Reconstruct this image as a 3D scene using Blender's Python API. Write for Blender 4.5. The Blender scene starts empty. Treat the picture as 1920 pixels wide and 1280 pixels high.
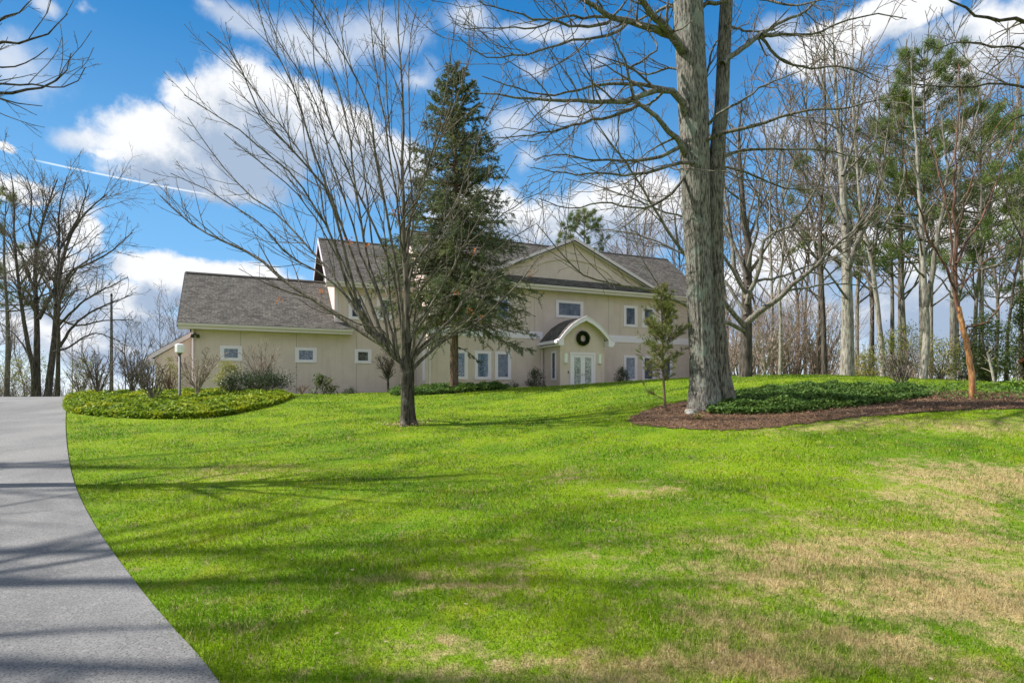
import bpy, math, random
import numpy as np
from mathutils import Vector
from mathutils.geometry import delaunay_2d_cdt
S = bpy.context.scene
COL = S.collection
R_ = math.radians

# ------------------------------------------------------------------ camera
FPX, HZ, EYE = 1120.0, 735.0, 1.6          # focal length and eye level in photo pixels, eye height in metres
cam_d = bpy.data.cameras.new('camera'); cam = bpy.data.objects.new('camera', cam_d); COL.objects.link(cam)
cam.location = (0, 0, EYE); cam.rotation_euler = (R_(90), 0, 0)
cam_d.sensor_width = 36.0; cam_d.lens = 36.0*FPX/1920.0; cam_d.shift_y = (HZ-640.0)/1920.0
cam_d.clip_start = 0.05; cam_d.clip_end = 5000
S.camera = cam
S.render.resolution_x, S.render.resolution_y = 1024, 682

# ------------------------------------------------------------------ exposure, sun, sky
S.view_settings.view_transform = 'Standard'; S.view_settings.look = 'None'
S.view_settings.gamma = 1.0; S.view_settings.use_curve_mapping = False
S.view_settings.exposure = 1.42
SUN_EL, SUN_AZ = 47.0, -87.0               # azimuth from +Y towards +X
sd = Vector((math.sin(R_(SUN_AZ))*math.cos(R_(SUN_EL)), math.cos(R_(SUN_AZ))*math.cos(R_(SUN_EL)), math.sin(R_(SUN_EL))))
sun_d = bpy.data.lights.new('sun', 'SUN'); sun_d.energy = 3.2; sun_d.angle = R_(0.7); sun_d.color = (1.0, 0.95, 0.87)
sun = bpy.data.objects.new('sun', sun_d); COL.objects.link(sun)
sun.rotation_euler = (-sd).to_track_quat('-Z', 'Y').to_euler(); sun.location = (-30, 0, 40)
S.cycles.max_bounces = 6; S.cycles.diffuse_bounces = 3; S.cycles.glossy_bounces = 2
S.cycles.transmission_bounces = 2; S.cycles.transparent_max_bounces = 4
S.cycles.use_denoising = True
S.cycles.denoiser = 'OPENIMAGEDENOISE'; S.cycles.denoising_input_passes = 'RGB_ALBEDO_NORMAL'; S.cycles.denoising_prefilter = 'ACCURATE'

class NT:
    """small helper to write node trees"""
    def __init__(s, tree): s.t = tree; s.n = tree.nodes; s.l = tree.links
    def new(s, typ, **kw):
        n = s.n.new(typ)
        for k, v in kw.items(): setattr(n, k, v)
        return n
    def put(s, sock, v):
        if hasattr(v, 'is_output') or isinstance(v, bpy.types.NodeSocket): s.l.new(v, sock)
        elif v is not None: sock.default_value = v
    def math(s, op, a, b=None, c=None, clamp=False):
        n = s.new('ShaderNodeMath', operation=op, use_clamp=clamp)
        for i, v in enumerate((a, b, c)):
            if v is not None: s.put(n.inputs[i], v)
        return n.outputs[0]
    def vmath(s, op, a, b=None, out=0):
        n = s.new('ShaderNodeVectorMath', operation=op)
        s.put(n.inputs[0], a)
        if b is not None: s.put(n.inputs[1], b)
        return n.outputs[out]
    def mix(s, f, a, b, typ='MIX'):
        n = s.new('ShaderNodeMix', data_type='RGBA', blend_type=typ)
        s.put(n.inputs[0], f)
        s.put(n.inputs[6], a if not isinstance(a, tuple) else (*a[:3], 1)); s.put(n.inputs[7], b if not isinstance(b, tuple) else (*b[:3], 1))
        return n.outputs[2]
    def ramp(s, f, lo, hi, a=0.0, b=1.0, smooth=True):
        n = s.new('ShaderNodeMapRange', interpolation_type='SMOOTHSTEP' if smooth else 'LINEAR')
        s.put(n.inputs[0], f); n.inputs[1].default_value = lo; n.inputs[2].default_value = hi
        n.inputs[3].default_value = a; n.inputs[4].default_value = b
        return n.outputs[0]
    def noise(s, vec, scale, detail=3, rough=0.55, out=0, dist=0.0):
        n = s.new('ShaderNodeTexNoise'); s.put(n.inputs['Vector'], vec)
        n.inputs['Scale'].default_value = scale; n.inputs['Detail'].default_value = detail
        n.inputs['Roughness'].default_value = rough; n.inputs['Distortion'].default_value = dist
        return n.outputs[out]
    def scaled(s, vec, xyz): return s.vmath('MULTIPLY', vec, xyz)

world = bpy.data.worlds.new('World'); S.world = world; world.use_nodes = True
def ae(px, py):                             # a direction of the sky as azimuth and elevation
    x, z = (px-960)/FPX, (HZ-py)/FPX
    return math.atan2(x, 1.0), math.atan2(z, math.hypot(1, x))
CLOUDS = [  # (x, y, rx, ry, weight): where the cumulus stand, turned into sky directions
    (300,262,105,62,1.1),(385,205,92,66,1.05),(480,235,130,100,1.15),(560,220,95,75,1.0),(400,330,140,55,.95),(330,330,120,30,.8),(640,255,95,75,1.0),(700,310,130,80,.95),
    
    (350,505,130,34,1.05),(430,540,150,44,1.1),(250,560,120,50,.85),(280,640,260,70,.95),(100,500,120,50,.8),(140,430,70,60,.85),
    (200,285,40,18,.55),(30,345,80,36,.9),(20,270,40,18,.6),
    (1010,430,160,60,1.0),(900,400,120,60,.9),
    (1150,420,170,90,1.0),
    (1640,50,110,48,1.1),(1560,90,110,60,1.0),(1700,30,100,40,1.05),(1750,110,90,60,.95),(1860,90,130,90,1.05),
    (1850,420,180,90,.85),(1550,470,200,80,.85),(1420,560,220,90,.85),(1750,570,300,110,.95)]
THIN = [(1130,250,70,50,.7),(985,300,40,40,.6),(1000,130,50,30,.5),(1210,330,70,40,.7),(170,20,26,20,.5),(95,12,36,24,.85),(950,240,60,50,.85),(450,35,95,45,.92),(590,80,130,55,.75),(700,70,130,65,.82),(790,150,80,50,.65),(395,12,50,26,.75),(20,120,130,100,.68),(1060,205,95,36,.9),(1040,60,160,28,.8),(1110,110,60,26,.6),(1130,170,60,40,.6),(880,40,80,45,.7),(1470,60,70,60,.8),(1480,250,140,50,.7),(1600,320,170,80,.8),(1800,260,150,70,.8),(150,262,55,34,.72),(150,380,80,30,.85),(1700,170,150,70,.85)]      # thin veils of cloud, the blue showing through
w = NT(world.node_tree); w.n.clear()
tc = w.new('ShaderNodeTexCoord'); gen = tc.outputs['Generated']
sep = w.new('ShaderNodeSeparateXYZ'); w.put(sep.inputs[0], gen)
az = w.math('ARCTAN2', sep.outputs[0], sep.outputs[1])
el = w.math('ARCSINE', sep.outputs[2])
comb = w.new('ShaderNodeCombineXYZ'); w.put(comb.inputs[0], az); w.put(comb.inputs[1], el); cvec = comb.outputs[0]
nz1 = w.noise(gen, 7.5, 10, 0.66); nz2 = w.noise(gen, 3.0, 4, 0.6)
warp = w.vmath('MULTIPLY', w.vmath('SUBTRACT', w.noise(gen, 9.0, 6, 0.6, out=1), (.5, .5, .5)), (0.075, 0.065, 0))
def dens(vec, spec=None):
    acc = None
    for (px, py, rx, ry, wt) in (spec or CLOUDS):
        a, e = ae(px, py)
        ra = ae(px+rx*1.12, py)[0]-a; re = ae(px, py-ry*1.12)[1]-e
        d = w.vmath('LENGTH', w.vmath('MULTIPLY', w.vmath('SUBTRACT', vec, (a, e, 0)), (1/ra, 1/re, 0)), out='Value')
        v = w.math('MULTIPLY_ADD', d, -1.0, wt)
        acc = v if acc is None else w.math('MAXIMUM', acc, v)
    return acc
cv = w.vmath('ADD', cvec, warp)
d0 = dens(cv)
d1 = dens(w.vmath('ADD', cv, (-0.015, 0.05, 0)))
n_c = w.math('MULTIPLY_ADD', nz1, 1.35, -0.675)
den = w.math('ADD', d0, n_c)
# beyond the part of the sky in the picture, unseen clouds from noise alone, thickened to brighten the house front
side = w.ramp(w.math('ABSOLUTE', az), 0.78, 1.0)
high = w.ramp(el, 0.62, 0.8)
rest = w.math('MAXIMUM', side, high)
den_far = w.math('MULTIPLY_ADD', nz2, 3.0, -1.3)
den = w.math('ADD', w.math('MULTIPLY', den, w.math('SUBTRACT', 1.0, rest)), w.math('MULTIPLY', w.math('ADD', den_far, n_c), rest))
fac = w.ramp(den, -0.05, 0.33)
thick = w.ramp(w.math('ADD', d1, w.math('MULTIPLY_ADD', w.noise(w.vmath('ADD', gen, (0, 0, .03)), 9.0, 8, .65), 2.2, -1.1)), -0.2, 0.55)
ccol = w.mix(thick, (6.4, 6.5, 6.65), (2.7, 3.4, 4.5))
# the trail of an aeroplane: a thin straight streak between two sky directions
(a0, e0), (a1, e1) = ae(45, 296), ae(430, 371)
L = math.hypot(a1-a0, e1-e0); ux, uy = (a1-a0)/L, (e1-e0)/L
rel = w.vmath('SUBTRACT', cvec, (a0, e0, 0))
along = w.vmath('DOT_PRODUCT', rel, (ux, uy, 0), out='Value'); acr = w.math('ABSOLUTE', w.vmath('DOT_PRODUCT', rel, (-uy, ux, 0), out='Value'))
streak = w.math('MULTIPLY', w.ramp(acr, 0.0003, 0.0016, 1, 0), w.math('MULTIPLY', w.ramp(along, 0.0, 0.03), w.ramp(along, L*.75, L, 1, 0)))
streak = w.math('MULTIPLY', streak, w.math('GREATER_THAN', sep.outputs[1], 0.0))
sky = w.new('ShaderNodeTexSky', sky_type='NISHITA', sun_disc=False)
sky.sun_elevation = R_(SUN_EL); sky.sun_rotation = R_(SUN_AZ); sky.altitude = 100; sky.air_density = 1.0; sky.dust_density = 0.0; sky.ozone_density = 3.0
hs = w.new('ShaderNodeHueSaturation'); w.put(hs.inputs['Color'], sky.outputs[0])
hs.inputs['Hue'].default_value = 0.485; hs.inputs['Saturation'].default_value = 1.32; hs.inputs['Value'].default_value = 0.95
grad = w.mix(w.ramp(el, -.02, .22), (5.6, 6.5, 7.5), (1.5, 3.5, 6.2)); grad = w.mix(w.ramp(el, .15, .62), grad, (.14, 1.42, 3.9))
c = w.mix(.85, hs.outputs[0], grad)
dthin = w.math('ADD', dens(cv, THIN), w.math('MULTIPLY', n_c, 1.1))
fthin = w.math('MULTIPLY', w.math('MULTIPLY', w.ramp(dthin, -.05, .75), .78), w.math('SUBTRACT', 1.0, rest))
c = w.mix(fthin, c, w.mix(w.ramp(nz2, .4, .62), (4.3, 4.75, 5.5), (5.8, 6.0, 6.3)))
c = w.mix(fac, c, ccol)
c = w.mix(w.math('MULTIPLY', streak, .6), c, (7.5, 8.0, 8.4))
bg = w.new('ShaderNodeBackground'); w.put(bg.inputs[0], c); bg.inputs[1].default_value = 0.058
wo = w.new('ShaderNodeOutputWorld'); w.put(wo.inputs[0], bg.outputs[0])

# ------------------------------------------------------------------ helpers
def mat(name, fn, rough=0.8, spec=0.3):
    m = bpy.data.materials.new(name); m.use_nodes = True
    t = NT(m.node_tree); b = t.n['Principled BSDF']
    b.inputs['Roughness'].default_value = rough; b.inputs['Specular IOR Level'].default_value = spec
    geo = t.new('ShaderNodeNewGeometry'); tcn = t.new('ShaderNodeTexCoord')
    fn(t, b, geo.outputs['Position'], tcn)
    return m
def flat(name, rgb, rough=0.6, spec=0.3, var=0.12, scale=6, metal=0):
    def fn(t, b, pos, tcn):
        n = t.noise(pos, scale, 4)
        c = t.mix(n, tuple(x*(1-var) for x in rgb), tuple(min(1, x*(1+var)) for x in rgb))
        t.put(b.inputs['Base Color'], c); b.inputs['Metallic'].default_value = metal
    return mat(name, fn, rough, spec)
def bump(t, b, h, strength=0.5, dist=0.02):
    n = t.new('ShaderNodeBump'); n.inputs['Strength'].default_value = strength; n.inputs['Distance'].default_value = dist
    t.put(n.inputs['Height'], h); t.put(b.inputs['Normal'], n.outputs[0])
def leafy(t, b, c, trans=0.35):
    """thin leaves and blades: light passes through"""
    out = t.n['Material Output']
    t.put(b.inputs['Base Color'], c)
    tr = t.new('ShaderNodeBsdfTranslucent'); t.put(tr.inputs[0], c)
    mx = t.new('ShaderNodeMixShader'); mx.inputs[0].default_value = trans
    t.l.new(b.outputs[0], mx.inputs[1]); t.l.new(tr.outputs[0], mx.inputs[2]); t.l.new(mx.outputs[0], out.inputs[0])

def link(o, parent=None):
    COL.objects.link(o)
    if parent is not None: o.parent = parent
    return o
def mesh_np(name, V, Fq, mats, parent=None, smooth=True, origin=None, n=4, mi=None):
    """numpy vertices and n-gon faces to one mesh object"""
    V = np.asarray(V, dtype=np.float32).reshape(-1, 3)
    if origin is not None: V = V-np.asarray(origin, dtype=np.float32)
    Fq = np.asarray(Fq, dtype=np.int32).reshape(-1, n)
    me = bpy.data.meshes.new(name)
    me.vertices.add(len(V)); me.vertices.foreach_set('co', V.ravel())
    me.loops.add(Fq.size); me.loops.foreach_set('vertex_index', Fq.ravel())
    me.polygons.add(len(Fq)); me.polygons.foreach_set('loop_start', np.arange(len(Fq), dtype=np.int32)*n)
    me.polygons.foreach_set('loop_total', np.full(len(Fq), n, dtype=np.int32))
    for m in (mats if isinstance(mats, (list, tuple)) else [mats]): me.materials.append(m)
    if mi is not None: me.polygons.foreach_set('material_index', np.asarray(mi, dtype=np.int32))
    me.polygons.foreach_set('use_smooth', np.full(len(Fq), smooth))
    me.update(calc_edges=True)
    o = bpy.data.objects.new(name, me)
    return link(o, parent)
def thing(name, label, cat, loc=(0, 0, 0), group=None, rz=0):
    o = bpy.data.objects.new(name, None); o.location = loc; o.rotation_euler = (0, 0, rz); o.empty_display_size = 0.2
    o['label'] = label; o['category'] = cat
    if group: o['group'] = group
    return link(o)
def tag(o, label=None, cat=None, group=None, kind=None):
    if label: o['label'] = label
    if cat: o['category'] = cat
    if group: o['group'] = group
    if kind: o['kind'] = kind
    return o
class MB:
    """boxes, prisms and tubes gathered into one mesh"""
    def __init__(s): s.v = []; s.f = []; s.uv = {}
    def add(s, vs, fs, uvs=None):
        b = len(s.v); s.v += [tuple(v) for v in vs]
        for i, f in enumerate(fs):
            if uvs is not None: s.uv[len(s.f)] = uvs[i]
            s.f.append([b+k for k in f])
        return s
    def box(s, x0, x1, y0, y1, z0, z1):
        return s.add([(x0,y0,z0),(x1,y0,z0),(x1,y1,z0),(x0,y1,z0),(x0,y0,z1),(x1,y0,z1),(x1,y1,z1),(x0,y1,z1)],
                     [(0,3,2,1),(4,5,6,7),(0,1,5,4),(1,2,6,5),(2,3,7,6),(3,0,4,7)])
    def prism(s, prof, a0, a1, axis='y'):
        """profile of (u, z) swept along v ('y'), or of (v, z) swept along u ('x')"""
        n = len(prof)
        if axis == 'y': vs = [(p[0], a0, p[1]) for p in prof]+[(p[0], a1, p[1]) for p in prof]
        else: vs = [(a0, p[0], p[1]) for p in prof]+[(a1, p[0], p[1]) for p in prof]
        fs = [tuple(range(n)), tuple(range(2*n-1, n-1, -1))]+[(i, i+n, (i+1) % n+n, (i+1) % n) for i in range(n)]
        return s.add(vs, fs)
    def slab(s, quad, thick, uscale=1.0):
        """a roof plane: four corners (eave0, eave1, ridge1, ridge0), with thickness downwards and uv in metres"""
        q = [Vector(p) for p in quad]
        n = (q[1]-q[0]).cross(q[3]-q[0]).normalized()
        if n.z < 0: n = -n
        b = [p-n*thick for p in q]
        ux = (q[1]-q[0]).normalized(); uy = n.cross(ux)
        uv = [((p-q[0]).dot(ux), (p-q[0]).dot(uy)) for p in q]
        z = [(0, 0)]*4
        return s.add(q+b, [(0,1,2,3),(7,6,5,4),(0,4,5,1),(1,5,6,2),(2,6,7,3),(3,7,4,0)], [uv, z, z, z, z, z])
    def tube(s, pts, r, sides=8):
        pts = [Vector(p) for p in pts]; rr = r if isinstance(r, (list, tuple)) else [r]*len(pts)
        vs = []
        for i, p in enumerate(pts):
            t = (pts[min(i+1, len(pts)-1)]-pts[max(i-1, 0)]).normalized()
            a = t.cross(Vector((0, 0, 1)) if abs(t.z) < .9 else Vector((1, 0, 0))).normalized(); c = t.cross(a)
            for k in range(sides):
                an = 2*math.pi*k/sides
                vs.append(p+(a*math.cos(an)+c*math.sin(an))*rr[i])
        fs = [(i*sides+k, i*sides+(k+1) % sides, (i+1)*sides+(k+1) % sides, (i+1)*sides+k) for i in range(len(pts)-1) for k in range(sides)]
        fs += [tuple(range(sides-1, -1, -1)), tuple(range((len(pts)-1)*sides, len(pts)*sides))]
        return s.add(vs, fs)
    def build(s, name, m, parent=None, smooth=False, bevel=0):
        me = bpy.data.meshes.new(name); me.from_pydata(s.v, [], s.f); me.update()
        if s.uv:
            ul = me.uv_layers.new(name='uv')
            for fi, uv in s.uv.items():
                p = me.polygons[fi]
                for k, li in enumerate(p.loop_indices): ul.data[li].uv = uv[k]
        me.materials.append(m)
        if smooth:
            for p in me.polygons: p.use_smooth = True
        o = bpy.data.objects.new(name, me); link(o, parent)
        if bevel:
            b = o.modifiers.new('bevel', 'BEVEL'); b.width = bevel; b.segments = 2; b.limit_method = 'ANGLE'
        return o

# ------------------------------------------------------------------ terrain: one height field through measured ground points
def P(px, py, d): return np.array([(px-960)/FPX*d, d, EYE+(HZ-py)/FPX*d])
ctrl = [(0,1278,3.3),(960,1278,3.3),(1920,1278,3.3),(405,1280,3.3),(215,1045,5.95),(1920,1000,6.4),(960,1000,6.1),(130,880,11.5),
        (765,797,16),(300,784,19),(124,768,22),(300,748,25),(60,745,30),(-300,745,30),(124,746,28),(500,745,27),(700,737,32),(850,731,31),(960,729,35),(1091,722,36.5),
        (1267,711,40),(1180,786,14.6),(1330,762,15),(1245,765,15.6),(1350,805,13),(1600,783,13.3),(1920,766,14),(1822,746,16),(1500,705,24),(1400,706,25),
        (1600,705,25),(1735,713,22.5),(1920,728,20),(1290,735,19),(1000,770,19),(960,860,11.2),(1600,860,9.6),(550,738,33),(1200,745,19),(2300,745,16),(2300,1000,6.5)]
pts = [P(*k) for k in ctrl]
pts += [np.array(k) for k in [(0,-12,-.3),(-25,-5,-.5),(25,-5,-.2),(-8,-3,-.1),(8,-3,0),(-40,20,.6),(-25,45,.7),(-45,50,-.2),(0,60,1.2),(30,55,1.6),(45,30,1.9),(30,40,2.0),(18,34,2.3),(-40,80,-1.2),(0,85,-.3),(40,85,.3),(45,10,.6),(-10,45,1.5),(10,48,2.0)]]
pts = np.array(pts)
def tps_fit(p, lam=0.15):
    n = len(p); d = np.linalg.norm(p[:, None, :2]-p[None, :, :2], axis=2)
    K = np.where(d > 0, d*d*np.log(d+1e-9), 0)+np.eye(n)*lam
    A = np.zeros((n+3, n+3)); A[:n, :n] = K; A[:n, n] = 1; A[:n, n+1:] = p[:, :2]; A[n, :n] = 1; A[n+1:, :n] = p[:, :2].T
    return np.linalg.solve(A, np.concatenate([p[:, 2], [0, 0, 0]]))
TW = tps_fit(pts)
def tps(x, y):
    sh = x.shape; x = x.ravel(); y = y.ravel(); out = TW[-3]+TW[-2]*x+TW[-1]*y
    for i in range(len(pts)):
        r2 = (x-pts[i, 0])**2+(y-pts[i, 1])**2
        out = out+TW[i]*0.5*r2*np.log(r2+1e-12)
    return out.reshape(sh)
GX = np.concatenate([[-900,-500,-260,-150,-95], np.arange(-62, -22, 1.0), np.arange(-22, 22, .4), np.arange(22, 62.1, 1.0), [95,150,260,500,900]])
GY = np.concatenate([[-900,-400,-150,-60,-28], np.arange(-14, 0, 1.0), np.arange(0, 44, .4), np.arange(44, 92.1, 1.5), [120,170,260,500,900]])
MX, MY = np.meshgrid(GX, GY)
cx, cy = np.clip(MX, -55, 55), np.clip(MY, -12, 88)
GZ = tps(cx, cy)
far = np.hypot(MX-cx, MY-cy)
GZ = GZ*np.exp(-far/120.0)+(1-np.exp(-far/120.0))*(-5.0)
def gz(x, y):
    x = np.asarray(x, float); y = np.asarray(y, float)
    i = np.clip(np.searchsorted(GX, x)-1, 0, len(GX)-2); j = np.clip(np.searchsorted(GY, y)-1, 0, len(GY)-2)
    u = (x-GX[i])/(GX[i+1]-GX[i]); v = (y-GY[j])/(GY[j+1]-GY[j])
    return GZ[j, i]*(1-u)*(1-v)+GZ[j, i+1]*u*(1-v)+GZ[j+1, i]*(1-u)*v+GZ[j+1, i+1]*u*v
def hit(px, py, dmin=2.0, dmax=60):
    """where the line of sight through a photo pixel meets the ground"""
    d = np.arange(dmin, dmax, .02)
    x = (px-960)/FPX*d; z = EYE+(HZ-py)/FPX*d
    s = z-gz(x, d)
    k = np.where(s <= 0)[0]
    k = k[0] if len(k) else int(np.argmin(s))
    return np.array([x[k], d[k], gz(x[k], d[k])])
def gpt(px, d): x = (px-960)/FPX*d; return np.array([x, d, float(gz(x, d))])
def inpoly(x, y, poly):
    c = np.zeros(len(x), bool); n = len(poly); j = n-1
    for i in range(n):
        xi, yi = poly[i][:2]; xj, yj = poly[j][:2]
        c ^= ((yi > y) != (yj > y)) & (x < (xj-xi)*(y-yi)/(yj-yi+1e-12)+xi)
        j = i
    return c
def smooth_line(pl, k=6, closed=False):
    pl = [np.asarray(p, float) for p in pl]; n = len(pl); out = []
    for i in range(n if closed else n-1):
        g = (lambda j: pl[j % n]) if closed else (lambda j: pl[min(max(j, 0), n-1)])
        p0, p1, p2, p3 = g(i-1), g(i), g(i+1), g(i+2)
        for t in np.arange(k)/k:
            out.append(.5*((2*p1)+(-p0+p2)*t+(2*p0-5*p1+4*p2-p3)*t*t+(-p0+3*p1-3*p2+p3)*t**3))
    if not closed: out.append(pl[-1])
    return out

# ------------------------------------------------------------------ ground materials
def lawn_color(t, pos):
    """grass colour over the lawn: fresh green, yellower streaks, straw where the turf is dead"""
    p2 = t.vmath('MULTIPLY', pos, (1, 1, 0))
    big = t.noise(p2, 0.35, 5, .6); mid = t.noise(p2, 1.6, 5, .62); fine = t.noise(p2, 9.0, 4, .6)
    c = t.mix(t.ramp(big, .38, .62), (0.115, 0.240, 0.003), (0.225, 0.350, 0.004))
    c = t.mix(t.ramp(mid, .48, .72, 0, .75), c, (0.26, 0.31, 0.012))
    c = t.mix(t.ramp(fine, .45, .75, 0, .45), c, (0.075, 0.175, 0.003))
    c = t.mix(t.ramp(t.noise(p2, .9, 6, .68), .5, .68, 0, .8), c, (0.050, 0.135, 0.003))
    wob = t.vmath('MULTIPLY', t.vmath('SUBTRACT', t.noise(p2, .55, 5, .62, out=1), (.5, .5, .5)), (2.6, 2.6, 0))
    q = t.vmath('ADD', p2, wob)
    m = None
    for (x, y, rx, ry, wt) in STRAW:
        d = t.vmath('LENGTH', t.vmath('MULTIPLY', t.vmath('SUBTRACT', q, (x, y, 0)), (1/rx, 1/ry, 0)), out='Value')
        v = t.math('MULTIPLY', t.ramp(d, .1, 1.45, 1, 0), wt)
        m = v if m is None else t.math('MAXIMUM', m, v)
    brk = t.noise(p2, 3.6, 6, .7)
    m = t.math('MULTIPLY', m, t.math('MULTIPLY_ADD', mid, 1.5, .35))
    m = t.math('ADD', m, t.math('MULTIPLY_ADD', brk, 2.4, -1.25))
    m = t.math('ADD', m, t.math('MULTIPLY', m, t.math('SUBTRACT', 0.0, .1)))
    m = t.math('ADD', m, t.math('MULTIPLY_ADD', fine, 1.5, -.85))
    straw = t.mix(fine, (0.40, 0.275, 0.125), (0.70, 0.54, 0.30))
    c = t.mix(t.ramp(m, -.12, .85, 0, .84), c, straw)
    # leaf litter under the wood beyond the lawn
    sp = t.new('ShaderNodeSeparateXYZ'); t.put(sp.inputs[0], pos)
    wood = t.ramp(t.math('ADD', sp.outputs[1], t.math('MULTIPLY', mid, 6)), 44, 50)
    c = t.mix(wood, c, (0.11, 0.075, 0.04))
    return c
STRAW = []
for (px, py, rx, ry, wt) in [(1530,1030,1.0,.45,1.0),(1700,1000,1.3,.55,.75),(1750,1110,.9,.45,1.0),(1430,1075,.9,.35,.8),(1850,900,1.6,1.3,.8),(1760,940,1.3,.8,.7),
                             (1380,1235,.5,.22,1.0),(1620,1180,.6,.3,.8),(1210,915,.7,.5,.55),(1060,890,.5,.5,.5),(880,1125,.6,.2,.75),(860,1075,.8,.3,.5),(1100,1260,.9,.25,.65),(930,1040,.6,.4,.4),
                             (1830,800,2.6,1.0,.55),(1600,800,2.2,.7,.6),(1650,740,2.5,2.0,.45),(460,885,1.6,.8,.4),(1850,1080,.9,.5,.8),(1300,1130,.8,.4,.45),(1250,1240,.7,.25,.6),(800,1245,.6,.2,.4),(1720,1240,.6,.25,.55),(1600,1060,2.2,1.3,.55),(1780,1020,2.0,1.5,.5),(1500,1180,1.6,.8,.45),(1880,1160,1.0,.6,.5)]:
    h = hit(px, py); STRAW.append((h[0], h[1], rx, ry, wt))
def f_ground(t, b, pos, tcn):
    c = lawn_color(t, pos)
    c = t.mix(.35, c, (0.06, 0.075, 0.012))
    t.put(b.inputs['Base Color'], c)
    bump(t, b, t.noise(pos, 60, 3), .8, .03)
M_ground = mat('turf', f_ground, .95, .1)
def f_grass(t, b, pos, tcn):
    rnd = t.new('ShaderNodeObjectInfo')
    a = t.new('ShaderNodeAttribute', attribute_name='tone')
    c = lawn_color(t, pos)
    c = t.mix(t.ramp(a.outputs['Fac'], 0, 1, 0, 1, False), t.mix(1.0, c, (.50, .56, .5), 'MULTIPLY'), t.mix(1.0, c, (1.45, 1.32, 1.5), 'MULTIPLY'))
    c = t.mix(t.math('GREATER_THAN', a.outputs['Fac'], .92), c, (0.50, 0.40, 0.19))
    leafy(t, b, c, .4)
M_grass = mat('grass_blade', f_grass, .55, .25)
def f_asph(t, b, pos, tcn):
    g = t.noise(pos, 34, 4, .85); v = t.new('ShaderNodeTexVoronoi'); t.put(v.inputs['Vector'], pos); v.inputs['Scale'].default_value = 60
    big = t.noise(pos, .5, 5, .6)
    c = t.mix(t.ramp(big, .35, .65), (0.115, 0.114, 0.114), (0.185, 0.182, 0.178))
    c = t.mix(t.ramp(g, .45, .68, 0, .6), c, (0.27, 0.262, 0.252))
    c = t.mix(t.ramp(v.outputs['Distance'], .08, .5, .95, 0), c, (0.035, 0.035, 0.037))
    c = t.mix(t.ramp(t.noise(t.scaled(pos, (1, .35, 1)), 3.0, 6, .7), .56, .7, 0, .35), c, (.13, .13, .135))
    t.put(b.inputs['Base Color'], c); bump(t, b, g, .5, .006)
M_asph = mat('asphalt', f_asph, .85, .3)
def f_mulch(t, b, pos, tcn):
    v = t.new('ShaderNodeTexVoronoi'); t.put(v.inputs['Vector'], t.scaled(pos, (1, 1.6, 1))); v.inputs['Scale'].default_value = 26
    c = t.mix(v.outputs['Color'], (0.075, 0.044, 0.026), (0.215, 0.132, 0.082))
    c = t.mix(t.ramp(t.noise(pos, 2.2, 4), .45, .7, 0, .5), c, (.22, .145, .105))
    t.put(b.inputs['Base Color'], c); bump(t, b, v.outputs['Distance'], 1.0, .05)
M_mulch = mat('bark_mulch', f_mulch, .95, .1)
M_chip = flat('mulch_chip', (.23, .14, .085), .9, .1, .75, 40)

# ground sheet
nx, ny = len(GX), len(GY)
idx = np.arange(nx*ny).reshape(ny, nx)
gq = np.stack([idx[:-1, :-1], idx[:-1, 1:], idx[1:, 1:], idx[1:, :-1]], -1).reshape(-1, 4)
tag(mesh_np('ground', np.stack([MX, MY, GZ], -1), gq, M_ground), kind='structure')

# driveway
edge = smooth_line([np.array([.6, -6.0]), np.array([.5, -1.5]), np.array([.1, .6]), np.array([-.75, 2.2]), hit(405,1280)[:2], hit(320,1180)[:2], hit(270,1120)[:2], hit(215,1045)[:2], hit(170,975)[:2], hit(140,910)[:2], hit(127,850)[:2], hit(123,800)[:2], hit(124,768)[:2], gpt(126,28)[:2], gpt(128,33)[:2], gpt(120,40)[:2]], 8)
edge = np.array(edge)
tan = np.gradient(edge, axis=0); tan /= np.linalg.norm(tan, axis=1)[:, None]
nrm = np.stack([-tan[:, 1], tan[:, 0]], 1)
wd = np.linspace(0, 5.6, 15)
dv = edge[:, None, :]+nrm[:, None, :]*wd[None, :, None]
dz = gz(dv[..., 0], dv[..., 1])+.03
DV = np.concatenate([dv, dz[..., None]], -1)
ii = np.arange(DV.shape[0]*15).reshape(-1, 15)
dq = np.stack([ii[:-1, :-1], ii[1:, :-1], ii[1:, 1:], ii[:-1, 1:]], -1).reshape(-1, 4)
tag(mesh_np('driveway', DV, dq[:, ::-1], M_asph), kind='structure')
drive_poly = [tuple(p) for p in edge]+[tuple(p) for p in (edge+nrm*5.6)[::-1]]

# ------------------------------------------------------------------ beds
left_bed = smooth_line([hit(126,768)[:2], hit(160,777)[:2], hit(235,783)[:2], hit(320,785)[:2], hit(400,782)[:2], hit(462,771)[:2], hit(515,758)[:2], hit(538,748)[:2], gpt(535,27.5)[:2], gpt(430,29)[:2], gpt(300,28.5)[:2], gpt(190,28)[:2], gpt(133,26.5)[:2]], 5, True)
mid_bed = smooth_line([gpt(737,27.5)[:2], gpt(775,26.8)[:2], gpt(850,27.2)[:2], gpt(935,28.8)[:2], gpt(942,30)[:2], gpt(850,31)[:2], gpt(745,30)[:2]], 5, True)
right_bed = smooth_line([hit(1332,770)[:2], hit(1370,776)[:2], hit(1450,775)[:2], hit(1550,768)[:2], hit(1640,758)[:2], hit(1700,749)[:2], hit(1735,744)[:2], gpt(1722,17.6)[:2], gpt(1600,18.2)[:2], gpt(1460,17.8)[:2], gpt(1385,16.6)[:2]], 5, True)
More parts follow.
